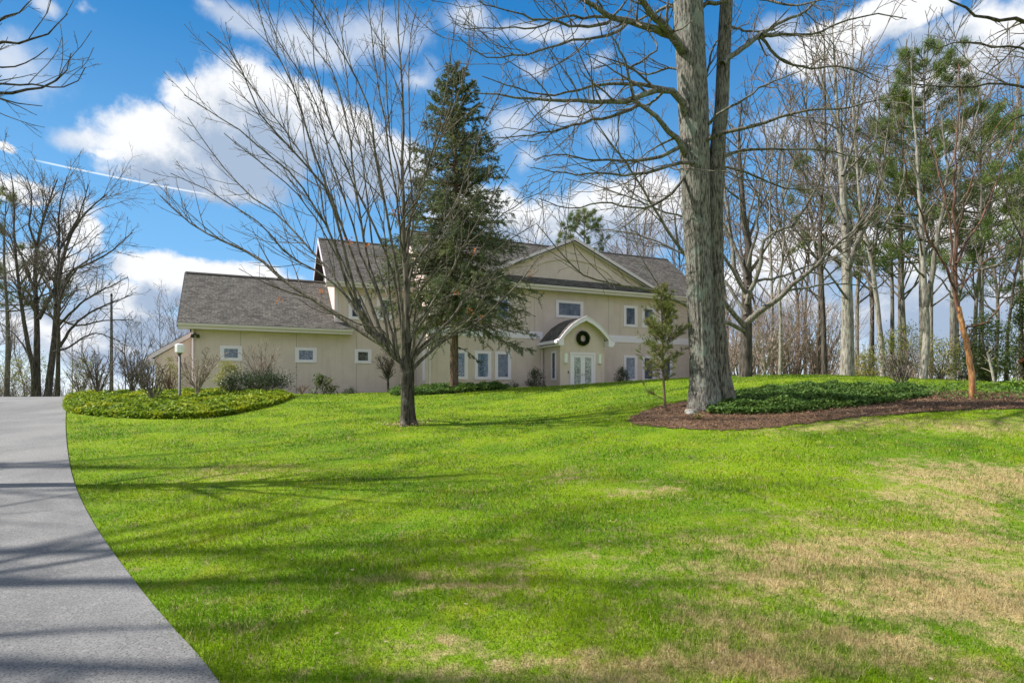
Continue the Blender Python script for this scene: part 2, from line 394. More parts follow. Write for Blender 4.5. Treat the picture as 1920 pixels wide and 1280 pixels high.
mulch_bed = smooth_line([hit(1178,789)[:2], hit(1205,797)[:2], hit(1290,805)[:2], hit(1390,806)[:2], hit(1480,798)[:2], hit(1600,784)[:2], hit(1700,776)[:2], hit(1800,770)[:2], hit(1920,767)[:2], gpt(2150,13.8)[:2],
                         gpt(2150,17.5)[:2], gpt(1920,17.6)[:2], gpt(1800,17.6)[:2], gpt(1700,17.0)[:2], gpt(1600,16.6)[:2], gpt(1450,16.2)[:2], gpt(1370,16.2)[:2], gpt(1300,16.3)[:2], gpt(1240,16)[:2], gpt(1200,15.3)[:2]], 5, True)
def drape(name, poly, step, m, lift, parent=None, h=0.0, fall=.35):
    poly = np.array([p[:2] for p in poly]); x0, y0 = poly.min(0); x1, y1 = poly.max(0)
    gx, gy = np.meshgrid(np.arange(x0, x1, step), np.arange(y0, y1, step)); gx = gx.ravel(); gy = gy.ravel()
    k = inpoly(gx, gy, poly); gp = np.stack([gx[k], gy[k]], 1)
    dist = np.min(np.linalg.norm(gp[:, None]-poly[None], axis=2), axis=1); gp = gp[dist > step*.5]; dist = dist[dist > step*.5]
    vs = [Vector(p) for p in poly]+[Vector(p) for p in gp]; n = len(poly)
    r = delaunay_2d_cdt(vs, [], [list(range(n))], 1, 1e-6)
    V = np.array([v[:] for v in r[0]]); dd = np.min(np.linalg.norm(V[:, None]-poly[None], axis=2), axis=1)
    z = gz(V[:, 0], V[:, 1])+lift+h*np.clip(dd/fall, 0, 1)**.6
    return mesh_np(name, np.column_stack([V, z]), [list(f) for f in r[2]], m, parent, n=3)
rng = np.random.default_rng(5)
_r = np.random.default_rng(8); mulch_bed = [p+_r.normal(0, .045, 2) for p in smooth_line(mulch_bed, 3, True)]
tag(drape('mulch', mulch_bed, .25, M_mulch, .016), kind='structure')

def sample_poly(poly, n, rng):
    poly = np.array([p[:2] for p in poly]); x0, y0 = poly.min(0); x1, y1 = poly.max(0)
    out = np.zeros((0, 2))
    while len(out) < n:
        q = rng.uniform((x0, y0), (x1, y1), (n*2, 2)); out = np.concatenate([out, q[inpoly(q[:, 0], q[:, 1], poly)]])
    q = out[:n]; d = np.min(np.linalg.norm(q[:, None, :]-poly[None], axis=2), axis=1) if n < 60000 else None
    return q, d
def rot_frames(rng, n, tilt):
    """random leaf frames: axis a (length) and b (width), normals within tilt of up"""
    th = rng.uniform(0, 2*np.pi, n); ph = np.abs(rng.normal(0, tilt, n))
    nrm_ = np.stack([np.sin(ph)*np.cos(th), np.sin(ph)*np.sin(th), np.cos(ph)], 1)
    r = rng.normal(size=(n, 3)); a = np.cross(nrm_, r); a /= np.linalg.norm(a, axis=1)[:, None]
    return a, np.cross(nrm_, a)
def leaf_mesh(name, C, a, b, L, W, m, parent=None, origin=None):
    """one pointed quad per leaf"""
    n = len(C); L = np.broadcast_to(L, n)[:, None]; W = np.broadcast_to(W, n)[:, None]
    V = np.stack([C-a*L*.5, C+b*W*.5, C+a*L*.5, C-b*W*.5], 1)
    return mesh_np(name, V, np.arange(4*n), m, parent, smooth=False, origin=origin)
def blade_mesh(name, C, D, L, W, m, parent=None, rng=None, origin=None, tone=None):
    """one thin triangle per needle or grass blade, from C along D"""
    n = len(C); r = rng.normal(size=(n, 3)); s = np.cross(D, r); s /= (np.linalg.norm(s, axis=1)[:, None]+1e-9)
    L = np.broadcast_to(L, n)[:, None]; W = np.broadcast_to(W, n)[:, None]
    V = np.stack([C-s*W*.5, C+s*W*.5, C+D*L], 1)
    o = mesh_np(name, V, np.arange(3*n), m, parent, smooth=False, n=3, origin=origin)
    if tone is not None:
        at = o.data.attributes.new('tone', 'FLOAT', 'FACE'); at.data.foreach_set('value', tone.astype(np.float32))
    return o
def f_cover(c0, c1, c2):
    def fn(t, b, pos, tcn):
        geo = t.new('ShaderNodeNewGeometry')
        rnd = geo.outputs['Random Per Island']
        c = t.mix(rnd, c0, c1); c = t.mix(t.ramp(t.noise(pos, .8, 4), .45, .7), c, c2)
        leafy(t, b, c, .3)
    return fn
M_cover = mat('spurge_leaf', f_cover((.05, .12, .010), (.33, .43, .03), (.36, .40, .02)), .6, .2)
M_cover_dark = mat('vinca_leaf', f_cover((.04, .10, .018), (.15, .24, .055), (.11, .18, .03)), .6, .2)
M_under = flat('bed_gap_shade', (.035, .045, .012), .95, .1, .5, 9)  # dark mound under the leaves, shade of the gaps put into its colour
def cover_bed(name, label, poly, n, m, h, size, seed):
    rng = np.random.default_rng(seed)
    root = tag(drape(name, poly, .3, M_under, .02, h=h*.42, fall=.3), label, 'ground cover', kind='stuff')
    q, d = sample_poly(poly, n, rng)
    hh = h*np.clip(d/.28, .12, 1)**.6
    lump = .78+.42*np.sin(q[:, 0]*4.3+np.sin(q[:, 1]*3.3)*2)*np.sin(q[:, 1]*4.7+1+np.sin(q[:, 0]*2.1))
    z = gz(q[:, 0], q[:, 1])+.03+hh*lump*rng.uniform(.72, 1.12, n)
    a, b = rot_frames(rng, n, .75)
    leaf_mesh('leaves', np.column_stack([q, z]), a, b, size*rng.uniform(.7, 1.4, n), size*.5*rng.uniform(.7, 1.3, n), m, root)
    # leaves hanging over the rim
    poly_ = np.array([p[:2] for p in poly]); k = rng.integers(0, len(poly_), n//6); f = rng.uniform(0, 1, n//6)[:, None]
    e = poly_[k]*(1-f)+poly_[(k+1) % len(poly_)]*f+rng.normal(0, .05, (n//6, 2))
    a, b = rot_frames(rng, n//6, 1.0)
    leaf_mesh('leaves', np.column_stack([e, gz(e[:, 0], e[:, 1])+rng.uniform(.02, h*.8, n//6)]), a, b, size*rng.uniform(.7, 1.4, n//6), size*.5, m, root)
    return root
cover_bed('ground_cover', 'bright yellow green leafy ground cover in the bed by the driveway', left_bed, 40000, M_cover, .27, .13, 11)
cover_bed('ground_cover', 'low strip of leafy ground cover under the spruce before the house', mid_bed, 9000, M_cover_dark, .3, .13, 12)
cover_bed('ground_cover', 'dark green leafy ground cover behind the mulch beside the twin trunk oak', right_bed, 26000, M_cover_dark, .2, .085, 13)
# sparse plants over the mulch at the far right
thin_bed = [hit(1745,749)[:2], hit(1810,751)[:2], hit(1920,752)[:2], gpt(2150,15.5)[:2], gpt(2150,20)[:2], gpt(1920,20)[:2], gpt(1800,20.5)[:2], gpt(1730,19)[:2]]
q, d = sample_poly(thin_bed, 2400, rng)
a, b = rot_frames(rng, 2400, .9)
tag(leaf_mesh('ground_cover', np.column_stack([q, gz(q[:, 0], q[:, 1])+rng.uniform(.04, .16, 2400)]), a, b, .09, .05, M_cover_dark), 'sparse low green plants scattered around the copper trunked tree', 'ground cover', kind='stuff')
q, d = sample_poly(mulch_bed, 14000, rng); q = q+rng.normal(0, .06, q.shape)
a, b = rot_frames(rng, 14000, .5)
tag(leaf_mesh('mulch_chips', np.column_stack([q, gz(q[:, 0], q[:, 1])+.025+rng.uniform(0, .035, 14000)]), a, b, rng.uniform(.03, .09, 14000), rng.uniform(.012, .03, 14000), M_chip), 'loose brown bark chips on the mulch bed', 'mulch', kind='stuff')

# ------------------------------------------------------------------ grass blades
def make_grass():
    rng = np.random.default_rng(3); n = 620000
    d = np.exp(rng.uniform(math.log(1.9), math.log(42), n)); x = d*rng.uniform(-1.02, 1.02, n)
    jx, jd = x+rng.normal(0, .04, n)+.03*np.sin(d*5)*np.sin(d*13), d+rng.normal(0, .07, n)*np.clip(d/9, .5, 1.6)
    keep = ~inpoly(jx, jd, drive_poly)
    for pl in (left_bed, mid_bed, right_bed, mulch_bed): keep &= ~inpoly(jx, jd, pl)
    hx, hy = 4.33, 37.0; c, s = math.cos(R_(24.2)), math.sin(R_(24.2))
    vv = -(x-hx)*s+(d-hy)*c; uu = (x-hx)*c+(d-hy)*s
    keep &= ~((vv > -.1) & (uu > -24))
    x, d = x[keep], d[keep]; n = len(x)
    z = gz(x, d)
    th = rng.uniform(0, 2*np.pi, n); ln = np.abs(rng.normal(.55, .35, n))
    D = np.stack([np.cos(th)*np.sin(ln), np.sin(th)*np.sin(ln), np.cos(ln)], 1)
    L = rng.uniform(.022, .066, n)*(1+.012*d)*(.8+.35*np.sin(x*1.7+np.sin(d*1.3))*np.sin(d*2.1))
    W = .0022+.0011*d
    o = blade_mesh('grass', np.column_stack([x, d, z-.004]), D, L, W, M_grass, rng=rng, tone=rng.uniform(0, 1, n))
    tag(o, 'short green lawn grass with straw coloured dead patches', 'grass', kind='stuff')
make_grass()
#@@PART2
# ------------------------------------------------------------------ house materials
def f_stucco(t, b, pos, tcn):
    c = t.mix(t.ramp(t.noise(pos, .9, 5, .65), .3, .7), (0.63, 0.502, 0.462), (0.71, 0.57, 0.53))
    c = t.mix(t.ramp(t.noise(t.scaled(pos, (1, 1, .12)), 3.5, 4), .48, .72, 0, .55), c, (.55, .435, .39))
    c = t.mix(t.ramp(t.noise(pos, 40, 3), .4, .7, 0, .25), c, (.68, .54, .505))
    t.put(b.inputs['Base Color'], c); bump(t, b, t.noise(pos, 30, 2), .12, .004)
M_stucco = mat('stucco', f_stucco, .92, .15)
def f_shingle(t, b, pos, tcn):
    br = t.new('ShaderNodeTexBrick'); t.put(br.inputs['Vector'], tcn.outputs['UV'])
    br.inputs['Color1'].default_value = (.155, .145, .132, 1); br.inputs['Color2'].default_value = (.055, .052, .048, 1); br.inputs['Mortar'].default_value = (.035, .03, .028, 1)
    br.inputs['Scale'].default_value = 1.0; br.inputs['Mortar Size'].default_value = .012; br.inputs['Brick Width'].default_value = .31; br.inputs['Row Height'].default_value = .16
    br.inputs['Bias'].default_value = -.1
    c = t.mix(t.ramp(t.noise(pos, 1.4, 5, .6), .4, .7, 0, .5), br.outputs[0], (.17, .158, .142))
    c = t.mix(t.ramp(t.noise(pos, 7, 7, .75), .46, .6, 0, .85), c, (.05, .043, .038))
    t.put(b.inputs['Base Color'], c); bump(t, b, br.outputs['Fac'], .6, .01)
M_shingle = mat('roof_shingle', f_shingle, .9, .15)
M_white = flat('white_paint', (.82, .735, .83), .5, .35, .05, 5)
M_gutter = flat('cream_gutter', (.73, .63, .685), .45, .35, .06, 4)
M_soffit = flat('soffit_paint', (.60, .53, .51), .7, .2, .05, 4)
M_dark = flat('dark_metal', (.035, .035, .04), .5, .4, .2, 9)
M_joint = flat('joint_filler', (.33, .28, .22), .9, .1, .1, 9)
M_edge = flat('drip_edge', (.05, .045, .04), .7, .2, .2, 9)
def f_glass(c0, c1, sc, marks=0.0):
    def fn(t, b, pos, tcn):
        n = t.noise(pos, sc, 4, .6, dist=1.2)  # mottling painted in place of bare trees and sky mirrored in the panes
        c = t.mix(t.ramp(n, .35, .65), c0, c1)
        if marks:
            v = t.new('ShaderNodeTexVoronoi', feature='DISTANCE_TO_EDGE'); t.put(v.inputs['Vector'], t.vmath('ADD', pos, t.vmath('MULTIPLY', t.noise(pos, 4, 3, .5, out=1), (.35, .35, .35)))); v.inputs['Scale'].default_value = 5.5
            c = t.mix(t.ramp(v.outputs['Distance'], .02, .09, marks, 0), c, (.6, .62, .63))
        t.put(b.inputs['Base Color'], c)
    return mat('window_glass', fn, .06, .8)
M_glass = f_glass((.010, .02, .045), (.06, .11, .20), 9, .0)
M_glass_etched = f_glass((.02, .05, .11), (.07, .14, .26), 5, .28)
M_glass_blue = f_glass((.03, .09, .33), (.05, .13, .42), 3, .0)
M_glass_dark = f_glass((.02, .022, .022), (.09, .085, .075), 9, .25)
M_glass_door = f_glass((.16, .17, .18), (.40, .42, .44), 6, .85)
M_lampglass = flat('white_lamp_glass', (.86, .86, .83), .35, .4, .03, 3)

# ------------------------------------------------------------------ the house: u to the right along the front, v away from the camera
HX, HY, HTH = 4.33, 37.0, R_(24.2)
house = thing('house', 'large beige stucco house with brown shingle roofs and white trimmed windows', 'house', (HX, HY, 0), rz=HTH)
VM, VW = 2.2, 4.7
W_ = lambda: MB()
# walls
MB().prism([(VM, .3), (VM, 8.25), (6.3, 12.0), (13.0, 7.3), (13.0, .3)], -9.2, 11.2, 'x').build('wall', M_stucco, house)
MB().prism([(VW, .3), (VW, 8.0), (8.25, 11.35), (11.8, 8.0), (11.8, .3)], -14.15, -9.203, 'x').build('wall', M_stucco, house)
MB().prism([(VW+.003, .3), (VW+.003, 5.2), (8.8, 8.6), (12.9, 5.2), (12.9, .3)], -21.7, -14.153, 'x').build('wall', M_stucco, house)
MB().prism([(-23.55, 0.0), (-21.703, 0.0), (-21.703, 4.75), (-23.55, 3.5)], 6.02, 11.5, 'y').build('wall', M_stucco, house)
# pediment wall over the middle, with a shallow arched panel
ped = MB().prism([(-6.2, 8.62), (7.3, 8.62), (.55, 11.38)], VM-.05, 6.0, 'y').build('gable_wall', M_stucco, house)
arc = []
for k in range(25):
    a = math.pi*k/24; arc.append((.55-3.6*math.cos(a), 8.72+1.75*math.sin(a)))
arch = MB(); n = len(arc)
arci = [(.55+(p[0]-.55)*.93, 8.72+(p[1]-8.72)*.87) for p in arc]
for k in range(n-1):
    q = [arc[k], arc[k+1], arci[k+1], arci[k]]
    arch.prism([q[3], q[2], q[1], q[0]], VM-.12, VM-.045, 'y')
arch.build('arch_moulding', M_stucco, ped)
# roofs
def roof(name, quads, thick=.14, m=None):
    mb = MB()
    for qd in quads: mb.slab(qd, thick)
    return mb.build(name, m or M_shingle, house)
r_main = roof('roof', [[(-9.6, 1.6, 8.42), (11.65, 1.6, 8.42), (11.65, 6.3, 12.15), (-9.6, 6.3, 12.15)], [(11.65, 13.5, 7.2), (-9.6, 13.5, 7.2), (-9.6, 6.303, 12.15), (11.65, 6.303, 12.15)]])
r_blk = roof('roof', [[(-14.72, 4.1, 8.15), (-9.603, 4.1, 8.15), (-9.603, 8.25, 11.52), (-14.72, 8.25, 11.52)], [(-9.603, 12.4, 8.15), (-14.72, 12.4, 8.15), (-14.72, 8.253, 11.52), (-9.603, 8.253, 11.52)]])
r_wing = roof('roof', [[(-22.3, 4.1, 5.32), (-14.153, 4.1, 5.32), (-14.153, 8.8, 8.8), (-22.3, 8.8, 8.8)], [(-14.153, 13.4, 5.32), (-22.3, 13.4, 5.32), (-22.3, 8.803, 8.8), (-14.153, 8.803, 8.8)],
                       [(-14.15, 4.1, 5.32), (-13.25, 4.1, 5.32), (-13.25, 4.695, 5.76), (-14.15, 4.695, 5.76)]])
roof('roof', [[(-24.0, 12.0, 3.55), (-24.0, 5.95, 3.55), (-21.72, 5.95, 5.05), (-21.72, 12.0, 5.05)]], .1)
ov = .38
sl = .436
r_gab = roof('roof', [[(.55, VM-ov, 11.70), (.55, 6.4, 11.70), (-6.95, 6.4, 11.70-7.5*sl), (-6.95, VM-ov, 11.70-7.5*sl)], [(.553, 6.4, 11.70), (.553, VM-ov, 11.70), (8.05, VM-ov, 11.70-7.5*sl), (8.05, 6.4, 11.70-7.5*sl)]], .08)
# pent roof strip and gutters
pent = roof('roof', [[(-6.6, 1.62, 8.46), (7.6, 1.62, 8.46), (7.6, VM-.055, 8.93), (-6.6, VM-.055, 8.93)]], .05)
def gutter(u0, u1, v, z, h=.16, d=.13):
    g = MB(); g.prism([(v-d, z+h), (v-d-.02, z+h), (v-d+.02, z+.03), (v-.02, z), (v, z), (v, z+h), (v-.02, z+h), (v-.02, z+.03), (v-d+.04, z+.05)], u0, u1, 'x')
    return g.build('gutter', M_gutter, house)
gutter(-9.62, 11.67, 1.6, 8.2); gutter(-14.74, -9.63, 4.1, 7.94); gutter(-22.32, -13.23, 4.1, 5.12)
MB().box(-9.6, 11.65, 1.605, 1.64, 8.08, 8.30).build('fascia', M_gutter, house); MB().box(-9.6, 11.65, 1.643, VM-.003, 8.08, 8.11).build('soffit', M_soffit, house)
MB().box(-14.72, -9.61, 4.105, 4.14, 7.82, 8.02).build('fascia', M_gutter, house); MB().box(-14.72, -9.61, 4.143, VW-.003, 7.82, 7.85).build('soffit', M_soffit, house)
MB().box(-22.3, -13.25, 4.105, 4.14, 5.0, 5.2).build('fascia', M_gutter, house); MB().box(-22.3, -13.25, 4.143, VW-.003, 5.0, 5.03).build('soffit', M_soffit, house)
# rake boards
def rake(a, b_, w, t_, m=M_gutter, name='rake_board'):
    """a board along a sloping edge: from a to b, hanging w below it and t_ thick away from the wall"""
    a = Vector(a); b_ = Vector(b_); mb = MB(); o = Vector(t_)
    vs = [a, b_, b_-Vector((0, 0, w)), a-Vector((0, 0, w))]; vs += [p+o for p in vs]
    mb.add(vs, [(0,1,2,3),(7,6,5,4),(0,4,5,1),(1,5,6,2),(2,6,7,3),(3,7,4,0)])
    return mb.build(name, m, house)
fv = VM-ov-.003
rake((.55, fv, 11.68), (-6.97, fv, 11.68-7.52*sl), .2, (0, -.05, 0)); rake((.553, fv, 11.68), (8.07, fv, 11.68-7.52*sl), .2, (0, -.05, 0))
MB().prism([(-6.9, 11.68-7.45*sl-.27), (.55, 11.41), (8.0, 11.68-7.45*sl-.27), (8.0, 11.68-7.45*sl-.3), (.55, 11.38), (-6.9, 11.68-7.45*sl-.3)], fv+.003, VM-.06, 'y').build('soffit', M_soffit, house)
rake((-14.723, 4.1, 8.13), (-14.723, 8.25, 11.5), .24, (-.04, 0, 0)); rake((-14.723, 8.253, 11.5), (-14.723, 12.4, 8.13), .24, (-.04, 0, 0))
rake((-22.303, 4.05, 5.27), (-22.303, 8.8, 8.79), .22, (-.04, 0, 0), M_edge); rake((-22.303, 8.803, 8.79), (-22.303, 13.4, 5.27), .22, (-.04, 0, 0), M_edge)
rake((-24.02, 5.947, 3.5), (-21.72, 5.947, 5.01), .26, (0, -.04, 0))
MB().box(-24.1, -23.56, 5.85, 6.4, 3.1, 3.42).build('eave_return', M_gutter, house)
for (u0, u1, v, z) in ((-22.3, -14.2, 8.8, 8.83),):
    MB().prism([(v-.15, z-.08), (v, z+.03), (v+.15, z-.08), (v, z-.0)], u0, u1, 'x').build('ridge_cap', M_edge, house)
MB().prism([(6.15, 12.07), (6.3, 12.19), (6.45, 12.07), (6.3, 12.155)], -9.6, 11.65, 'x').build('ridge_cap', M_edge, house)
MB().prism([(8.1, 11.44), (8.25, 11.56), (8.4, 11.44), (8.25, 11.525)], -14.72, -9.61, 'x').build('ridge_cap', M_edge, house)
# corner boards, belt band, joints, downspouts
MB().box(-14.2, -14.0, VW-.04, VW-.003, 5.8, 7.82).build('corner_board', M_gutter, house)
MB().box(-9.23, -1.62, VM-.035, VM-.003, 5.0, 5.46).build('belt_band', M_white, house); MB().box(1.7, 11.23, VM-.035, VM-.003, 5.0, 5.46).build('belt_band', M_white, house)
for u in (-19.26, -16.32, -12.92): MB().box(u-.012, u+.012, VW-.006, VW-.002, .4, 5.0).build('joint', M_joint, house)
for u in (-6.9, -2.2, 3.4): MB().box(u-.01, u+.01, VM-.005, VM-.002, 5.47, 8.08).build('joint', M_joint, house)
def spout(p): MB().tube(p, .045, 8).build('downspout', M_gutter, house)
spout([(-9.08, 1.6, 8.2), (-9.08, 1.75, 8.0), (-9.08, VM-.06, 7.8), (-9.08, VM-.06, .6)])
spout([(-1.72, 1.9, 4.55), (-1.68, VM-.06, 4.4), (-1.68, VM-.06, .9)])
spout([(-21.6, VW-.06, 5.0), (-21.6, VW-.06, .5)])
# windows: frame of four boards, pane set back in the middle
def window(u, z0, z1, v, w, trim, glass, deep=.04, mull=0):
    f = MB(); u0, u1 = u-w/2, u+w/2
    f.box(u0, u0+trim, v-deep, v-.002, z0, z1); f.box(u1-trim, u1, v-deep, v-.002, z0, z1)
    f.box(u0+trim, u1-trim, v-deep, v-.002, z1-trim, z1); f.box(u0+trim, u1-trim, v-deep-.01, v-.002, z0, z0+trim)
    s = trim*.28                                    # the narrow sash inside the trim
    f.box(u0+trim+.002, u0+trim+s, v-deep*.6, v-.002, z0+trim+.002, z1-trim-.002); f.box(u1-trim-s, u1-trim-.002, v-deep*.6, v-.002, z0+trim+.002, z1-trim-.002)
    o = f.build('window', M_white, house)
    MB().box(u0+trim+s+.001, u1-trim-s-.001, v-.012, v-.003, z0+trim+.001, z1-trim-.001).build('pane', glass, o)
    return o
for i, u in enumerate((-7.25, -5.72, -4.38)):
    window(u, 2.38, 4.13, VM, 1.1, .17, (M_glass_etched, M_glass_etched, M_glass)[i])
    window(u, 6.05, 7.5, VM, 1.05, .17, (M_glass, M_glass, M_glass_blue)[i])
for i, u in enumerate((5.18, 6.7, 8.2)):
    window(u, 2.36, 4.13, VM, 1.12, .17, (M_glass_etched, M_glass, M_glass)[i])
    window(u, 6.08, 7.55, VM, 1.15, .18, M_glass)
window(.38, 6.45, 7.58, VM, 2.05, .17, M_glass)
window(-19.75, 3.34, 4.18, VW, 1.12, .17, M_glass_etched); window(-15.8, 3.32, 4.2, VW, 1.2, .17, M_glass_etched); window(-12.52, 3.34, 4.2, VW, 1.02, .17, M_glass_dark)
window(-11.2, 6.0, 7.4, VW, 1.0, .17, M_glass)
window(-12.9, 5.98, 7.4, VW, .95, .17, M_glass)
MB().box(-9.203-.03, -9.203, 2.75, 3.25, 2.3, 4.1).build('window', M_white, house)
# porch
PR = [(-1.84, 4.72), (-1.38, 5.25), (-.95, 5.66), (-.45, 5.98), (.05, 6.2), (.55, 5.98), (1.05, 5.66), (1.48, 5.25), (1.95, 4.72)]
inn = [(-1.53, 1.0)]+[(-1.53, 4.98)]+[(p[0], p[1]-.14) for p in PR[2:-2]]+[(1.63, 4.98), (1.63, 1.0)]
porch = MB().prism(inn, 0, VM-.003, 'y').build('porch', M_stucco, house)
shell = MB()
for k in range(len(PR)-1):
    a, b_ = PR[k], PR[k+1]
    shell.slab([(a[0], VM-.004, a[1]+.06), (a[0], -.42, a[1]+.06), (b_[0], -.42, b_[1]+.06), (b_[0], VM-.004, b_[1]+.06)], .09)
shell.build('porch_roof', M_shingle, house)
fb = MB()
for k in range(len(PR)-1):
    a, b_ = PR[k], PR[k+1]
    fb.prism([(a[0], a[1]-.22), (b_[0], b_[1]-.22), (b_[0], b_[1]+.03), (a[0], a[1]+.03)], -.47, -.424, 'y')
    fb.prism([(a[0], a[1]+.031), (b_[0], b_[1]+.031), (b_[0], b_[1]+.075), (a[0], a[1]+.075)], -.5, -.424, 'y')
fb.build('fascia', M_white, house)
sf = MB()
for k in range(len(PR)-1):
    a, b_ = PR[k], PR[k+1]
    sf.prism([(a[0], a[1]-.15), (b_[0], b_[1]-.15), (b_[0], b_[1]-.08), (a[0], a[1]-.08)], -.42, -.003, 'y')
sf.build('soffit', M_soffit, house)
for q_ in ((-1.88, -1.535), (1.635, 2.0)): MB().box(*q_, -.49, .0, 4.42, 4.8).build('eave_return', M_white, house)
MB().box(-2.0, -1.885, -.45, VM-.01, 4.56, 4.74).box(-1.88, -1.54, .003, VM-.01, 4.42, 4.5).build('gutter', M_white, house)
MB().box(2.0, 2.12, -.45, VM-.01, 4.56, 4.74).build('gutter', M_white, house)
sw = MB().box(-1.57, -1.533, .5, .62, 2.35, 4.15).box(-1.57, -1.533, .98, 1.1, 2.35, 4.15).box(-1.57, -1.533, .62, .98, 4.03, 4.15).box(-1.575, -1.533, .62, .98, 2.35, 2.47).build('window', M_white, house)
MB().box(-1.548, -1.535, .623, .977, 2.473, 4.027).build('pane', M_glass, sw)
# double door
df = MB().box(-.85, -.72, -.05, -.002, 1.4, 4.06).box(.82, .95, -.05, -.002, 1.4, 4.06).box(-.72, .82, -.05, -.002, 3.93, 4.06).build('door_frame', M_white, house)
for u0, u1, hx_ in ((-.715, .047, -.02), (.053, .815, .12)):
    st = .15
    lf = MB().box(u0, u0+st, -.035, -.003, 1.5, 3.9).box(u1-st, u1, -.035, -.003, 1.5, 3.9).box(u0+st, u1-st, -.035, -.003, 3.76, 3.9).box(u0+st, u1-st, -.035, -.003, 1.5, 1.72).build('door', M_white, house)
    MB().box(u0+st+.001, u1-st-.001, -.018, -.004, 1.721, 3.759).build('pane', M_glass_door, lf)
    MB().tube([(hx_, -.045, 2.72), (hx_, -.085, 2.72), (hx_, -.085, 2.62), (hx_, -.045, 2.62)], .012, 6).build('handle', M_dark, lf)
for u in (-1.15, 1.28):
    l = MB()
    prof = [(u+.11*math.cos(a), -.003-.11*math.sin(a)) for a in np.linspace(0, math.pi, 9)]
    n = len(prof)
    l.add([(p[0], p[1], z) for z in (3.42, 3.98) for p in prof], [tuple(range(n-1, -1, -1)), tuple(range(n, 2*n))]+[(i, i+1, i+1+n, i+n) for i in range(n-1)])
    o = l.build('wall_lamp', M_lampglass, house); MB().box(u-.13, u+.13, -.14, -.002, 3.38, 3.417).build('lamp_base', M_gutter, o)
MB().box(-1.0, -.94, -.03, -.002, 2.75, 2.9).build('doorbell', M_dark, house)
# security lights at the wing corner, thin aerial on the ridge
fl = MB().box(-21.55, -21.45, 4.5, VW-.005, 4.72, 4.8).build('floodlight', M_dark, house)
for u in (-21.62, -21.36):
    MB().tube([(u, 4.62, 4.72), (u, 4.5, 4.68), (u, 4.36, 4.6)], [.04, .07, .10], 10).build('lamp_head', M_dark, fl)
MB().tube([(-18.2, 8.8, 8.75), (-18.2, 8.8, 9.6)], .012, 5).build('aerial', M_dark, house)
# concrete plinth under the porch door
MB().box(-1.3, 1.4, -1.1, -.055, 1.2, 1.52).build('doorstep', M_joint, house)

# wreath hung on the porch gable
wr = thing('wreath', 'round dark green evergreen wreath hung above the double front door', 'wreath', (HX, HY, 0), rz=HTH)
rg = np.random.default_rng(21)
M_ever = mat('evergreen_leaf', f_cover((.015, .035, .010), (.05, .085, .022), (.06, .06, .02)), .5, .3)
tor = MB()
N1, N2 = 28, 8
vs = []
for i in range(N1):
    a = 2*math.pi*i/N1
    for k in range(N2):
        bb = 2*math.pi*k/N2; rr = .34+.085*math.cos(bb)
        vs.append((.03+rr*math.cos(a), -.11+.085*math.sin(bb), 4.93+rr*math.sin(a)))
tor.add(vs, [(i*N2+k, i*N2+(k+1) % N2, ((i+1) % N1)*N2+(k+1) % N2, ((i+1) % N1)*N2+k) for i in range(N1) for k in range(N2)])
tor.build('ring', M_ever, wr, True)
n = 2600; a = rg.uniform(0, 2*np.pi, n); bb = rg.uniform(0, 2*np.pi, n)
er = np.stack([np.cos(a), np.zeros(n), np.sin(a)], 1); ev = np.array([0, 1.0, 0])
nv = er*np.cos(bb)[:, None]+ev*np.sin(bb)[:, None]
C = np.array([.03, -.11, 4.93])+er*.34+nv*.085
D = nv*.8+rg.normal(0, .6, (n, 3)); D /= np.linalg.norm(D, axis=1)[:, None]
blade_mesh('sprigs', C, D, rg.uniform(.05, .11, n), .03, M_ever, wr, rng=rg)
#@@PART3
# ------------------------------------------------------------------ bark and foliage materials
def f_bark(c0, c1, sc=6.0, lich=None):
    def fn(t, b, pos, tcn):
        n = t.noise(t.scaled(pos, (sc*2.2, sc*2.2, sc*.35)), 1.0, 5, .65)
        c = t.mix(t.ramp(n, .36, .64), c0, c1)
        if lich: c = t.mix(t.ramp(t.noise(pos, 2.6, 5, .65), .5, .66, 0, .8), c, lich)
        t.put(b.inputs['Base Color'], c); bump(t, b, n, 1.0, .03)
    return fn
M_oak = mat('oak_bark', f_bark((.04, .035, .03), (.27, .25, .22), 17, (.225, .25, .215)), .92, .15)
M_oak_dark = mat('oak_bark_dark', f_bark((.032, .027, .022), (.22, .195, .165), 14, (.19, .195, .165)), .92, .15)
M_maple = mat('maple_bark', f_bark((.025, .021, .016), (.095, .08, .063), 11, (.20, .19, .165)), .9, .15)
M_maple_limb = mat('maple_limb_bark', f_bark((.05, .043, .035), (.20, .172, .14), 8), .85, .2)
M_twig = mat('twig_bark', f_bark((.075, .062, .05), (.215, .18, .147), 8), .85, .2)
M_twig_pale = mat('pale_twig_bark', f_bark((.19, .155, .125), (.42, .34, .28), 8), .85, .2)
M_twig_brown = mat('brown_twig_bark', f_bark((.13, .085, .06), (.26, .18, .13), 8), .85, .2)
M_wood_pale = mat('pale_bark', f_bark((.12, .108, .09), (.36, .33, .285), 7, (.28, .29, .24)), .9, .15)
M_wood_grey = mat('grey_bark', f_bark((.07, .062, .052), (.23, .205, .175), 7, (.19, .20, .16)), .9, .15)
M_wood_dark = mat('dark_bark', f_bark((.035, .03, .025), (.12, .10, .085), 6), .9, .15)
M_spruce_bark = mat('spruce_bark', f_bark((.10, .065, .045), (.24, .17, .125), 9), .92, .1)
M_copper = mat('copper_bark', f_bark((.24, .095, .035), (.52, .27, .11), 10), .6, .35)
M_copper_dark = mat('red_brown_bark', f_bark((.06, .03, .022), (.19, .09, .06), 7), .7, .3)
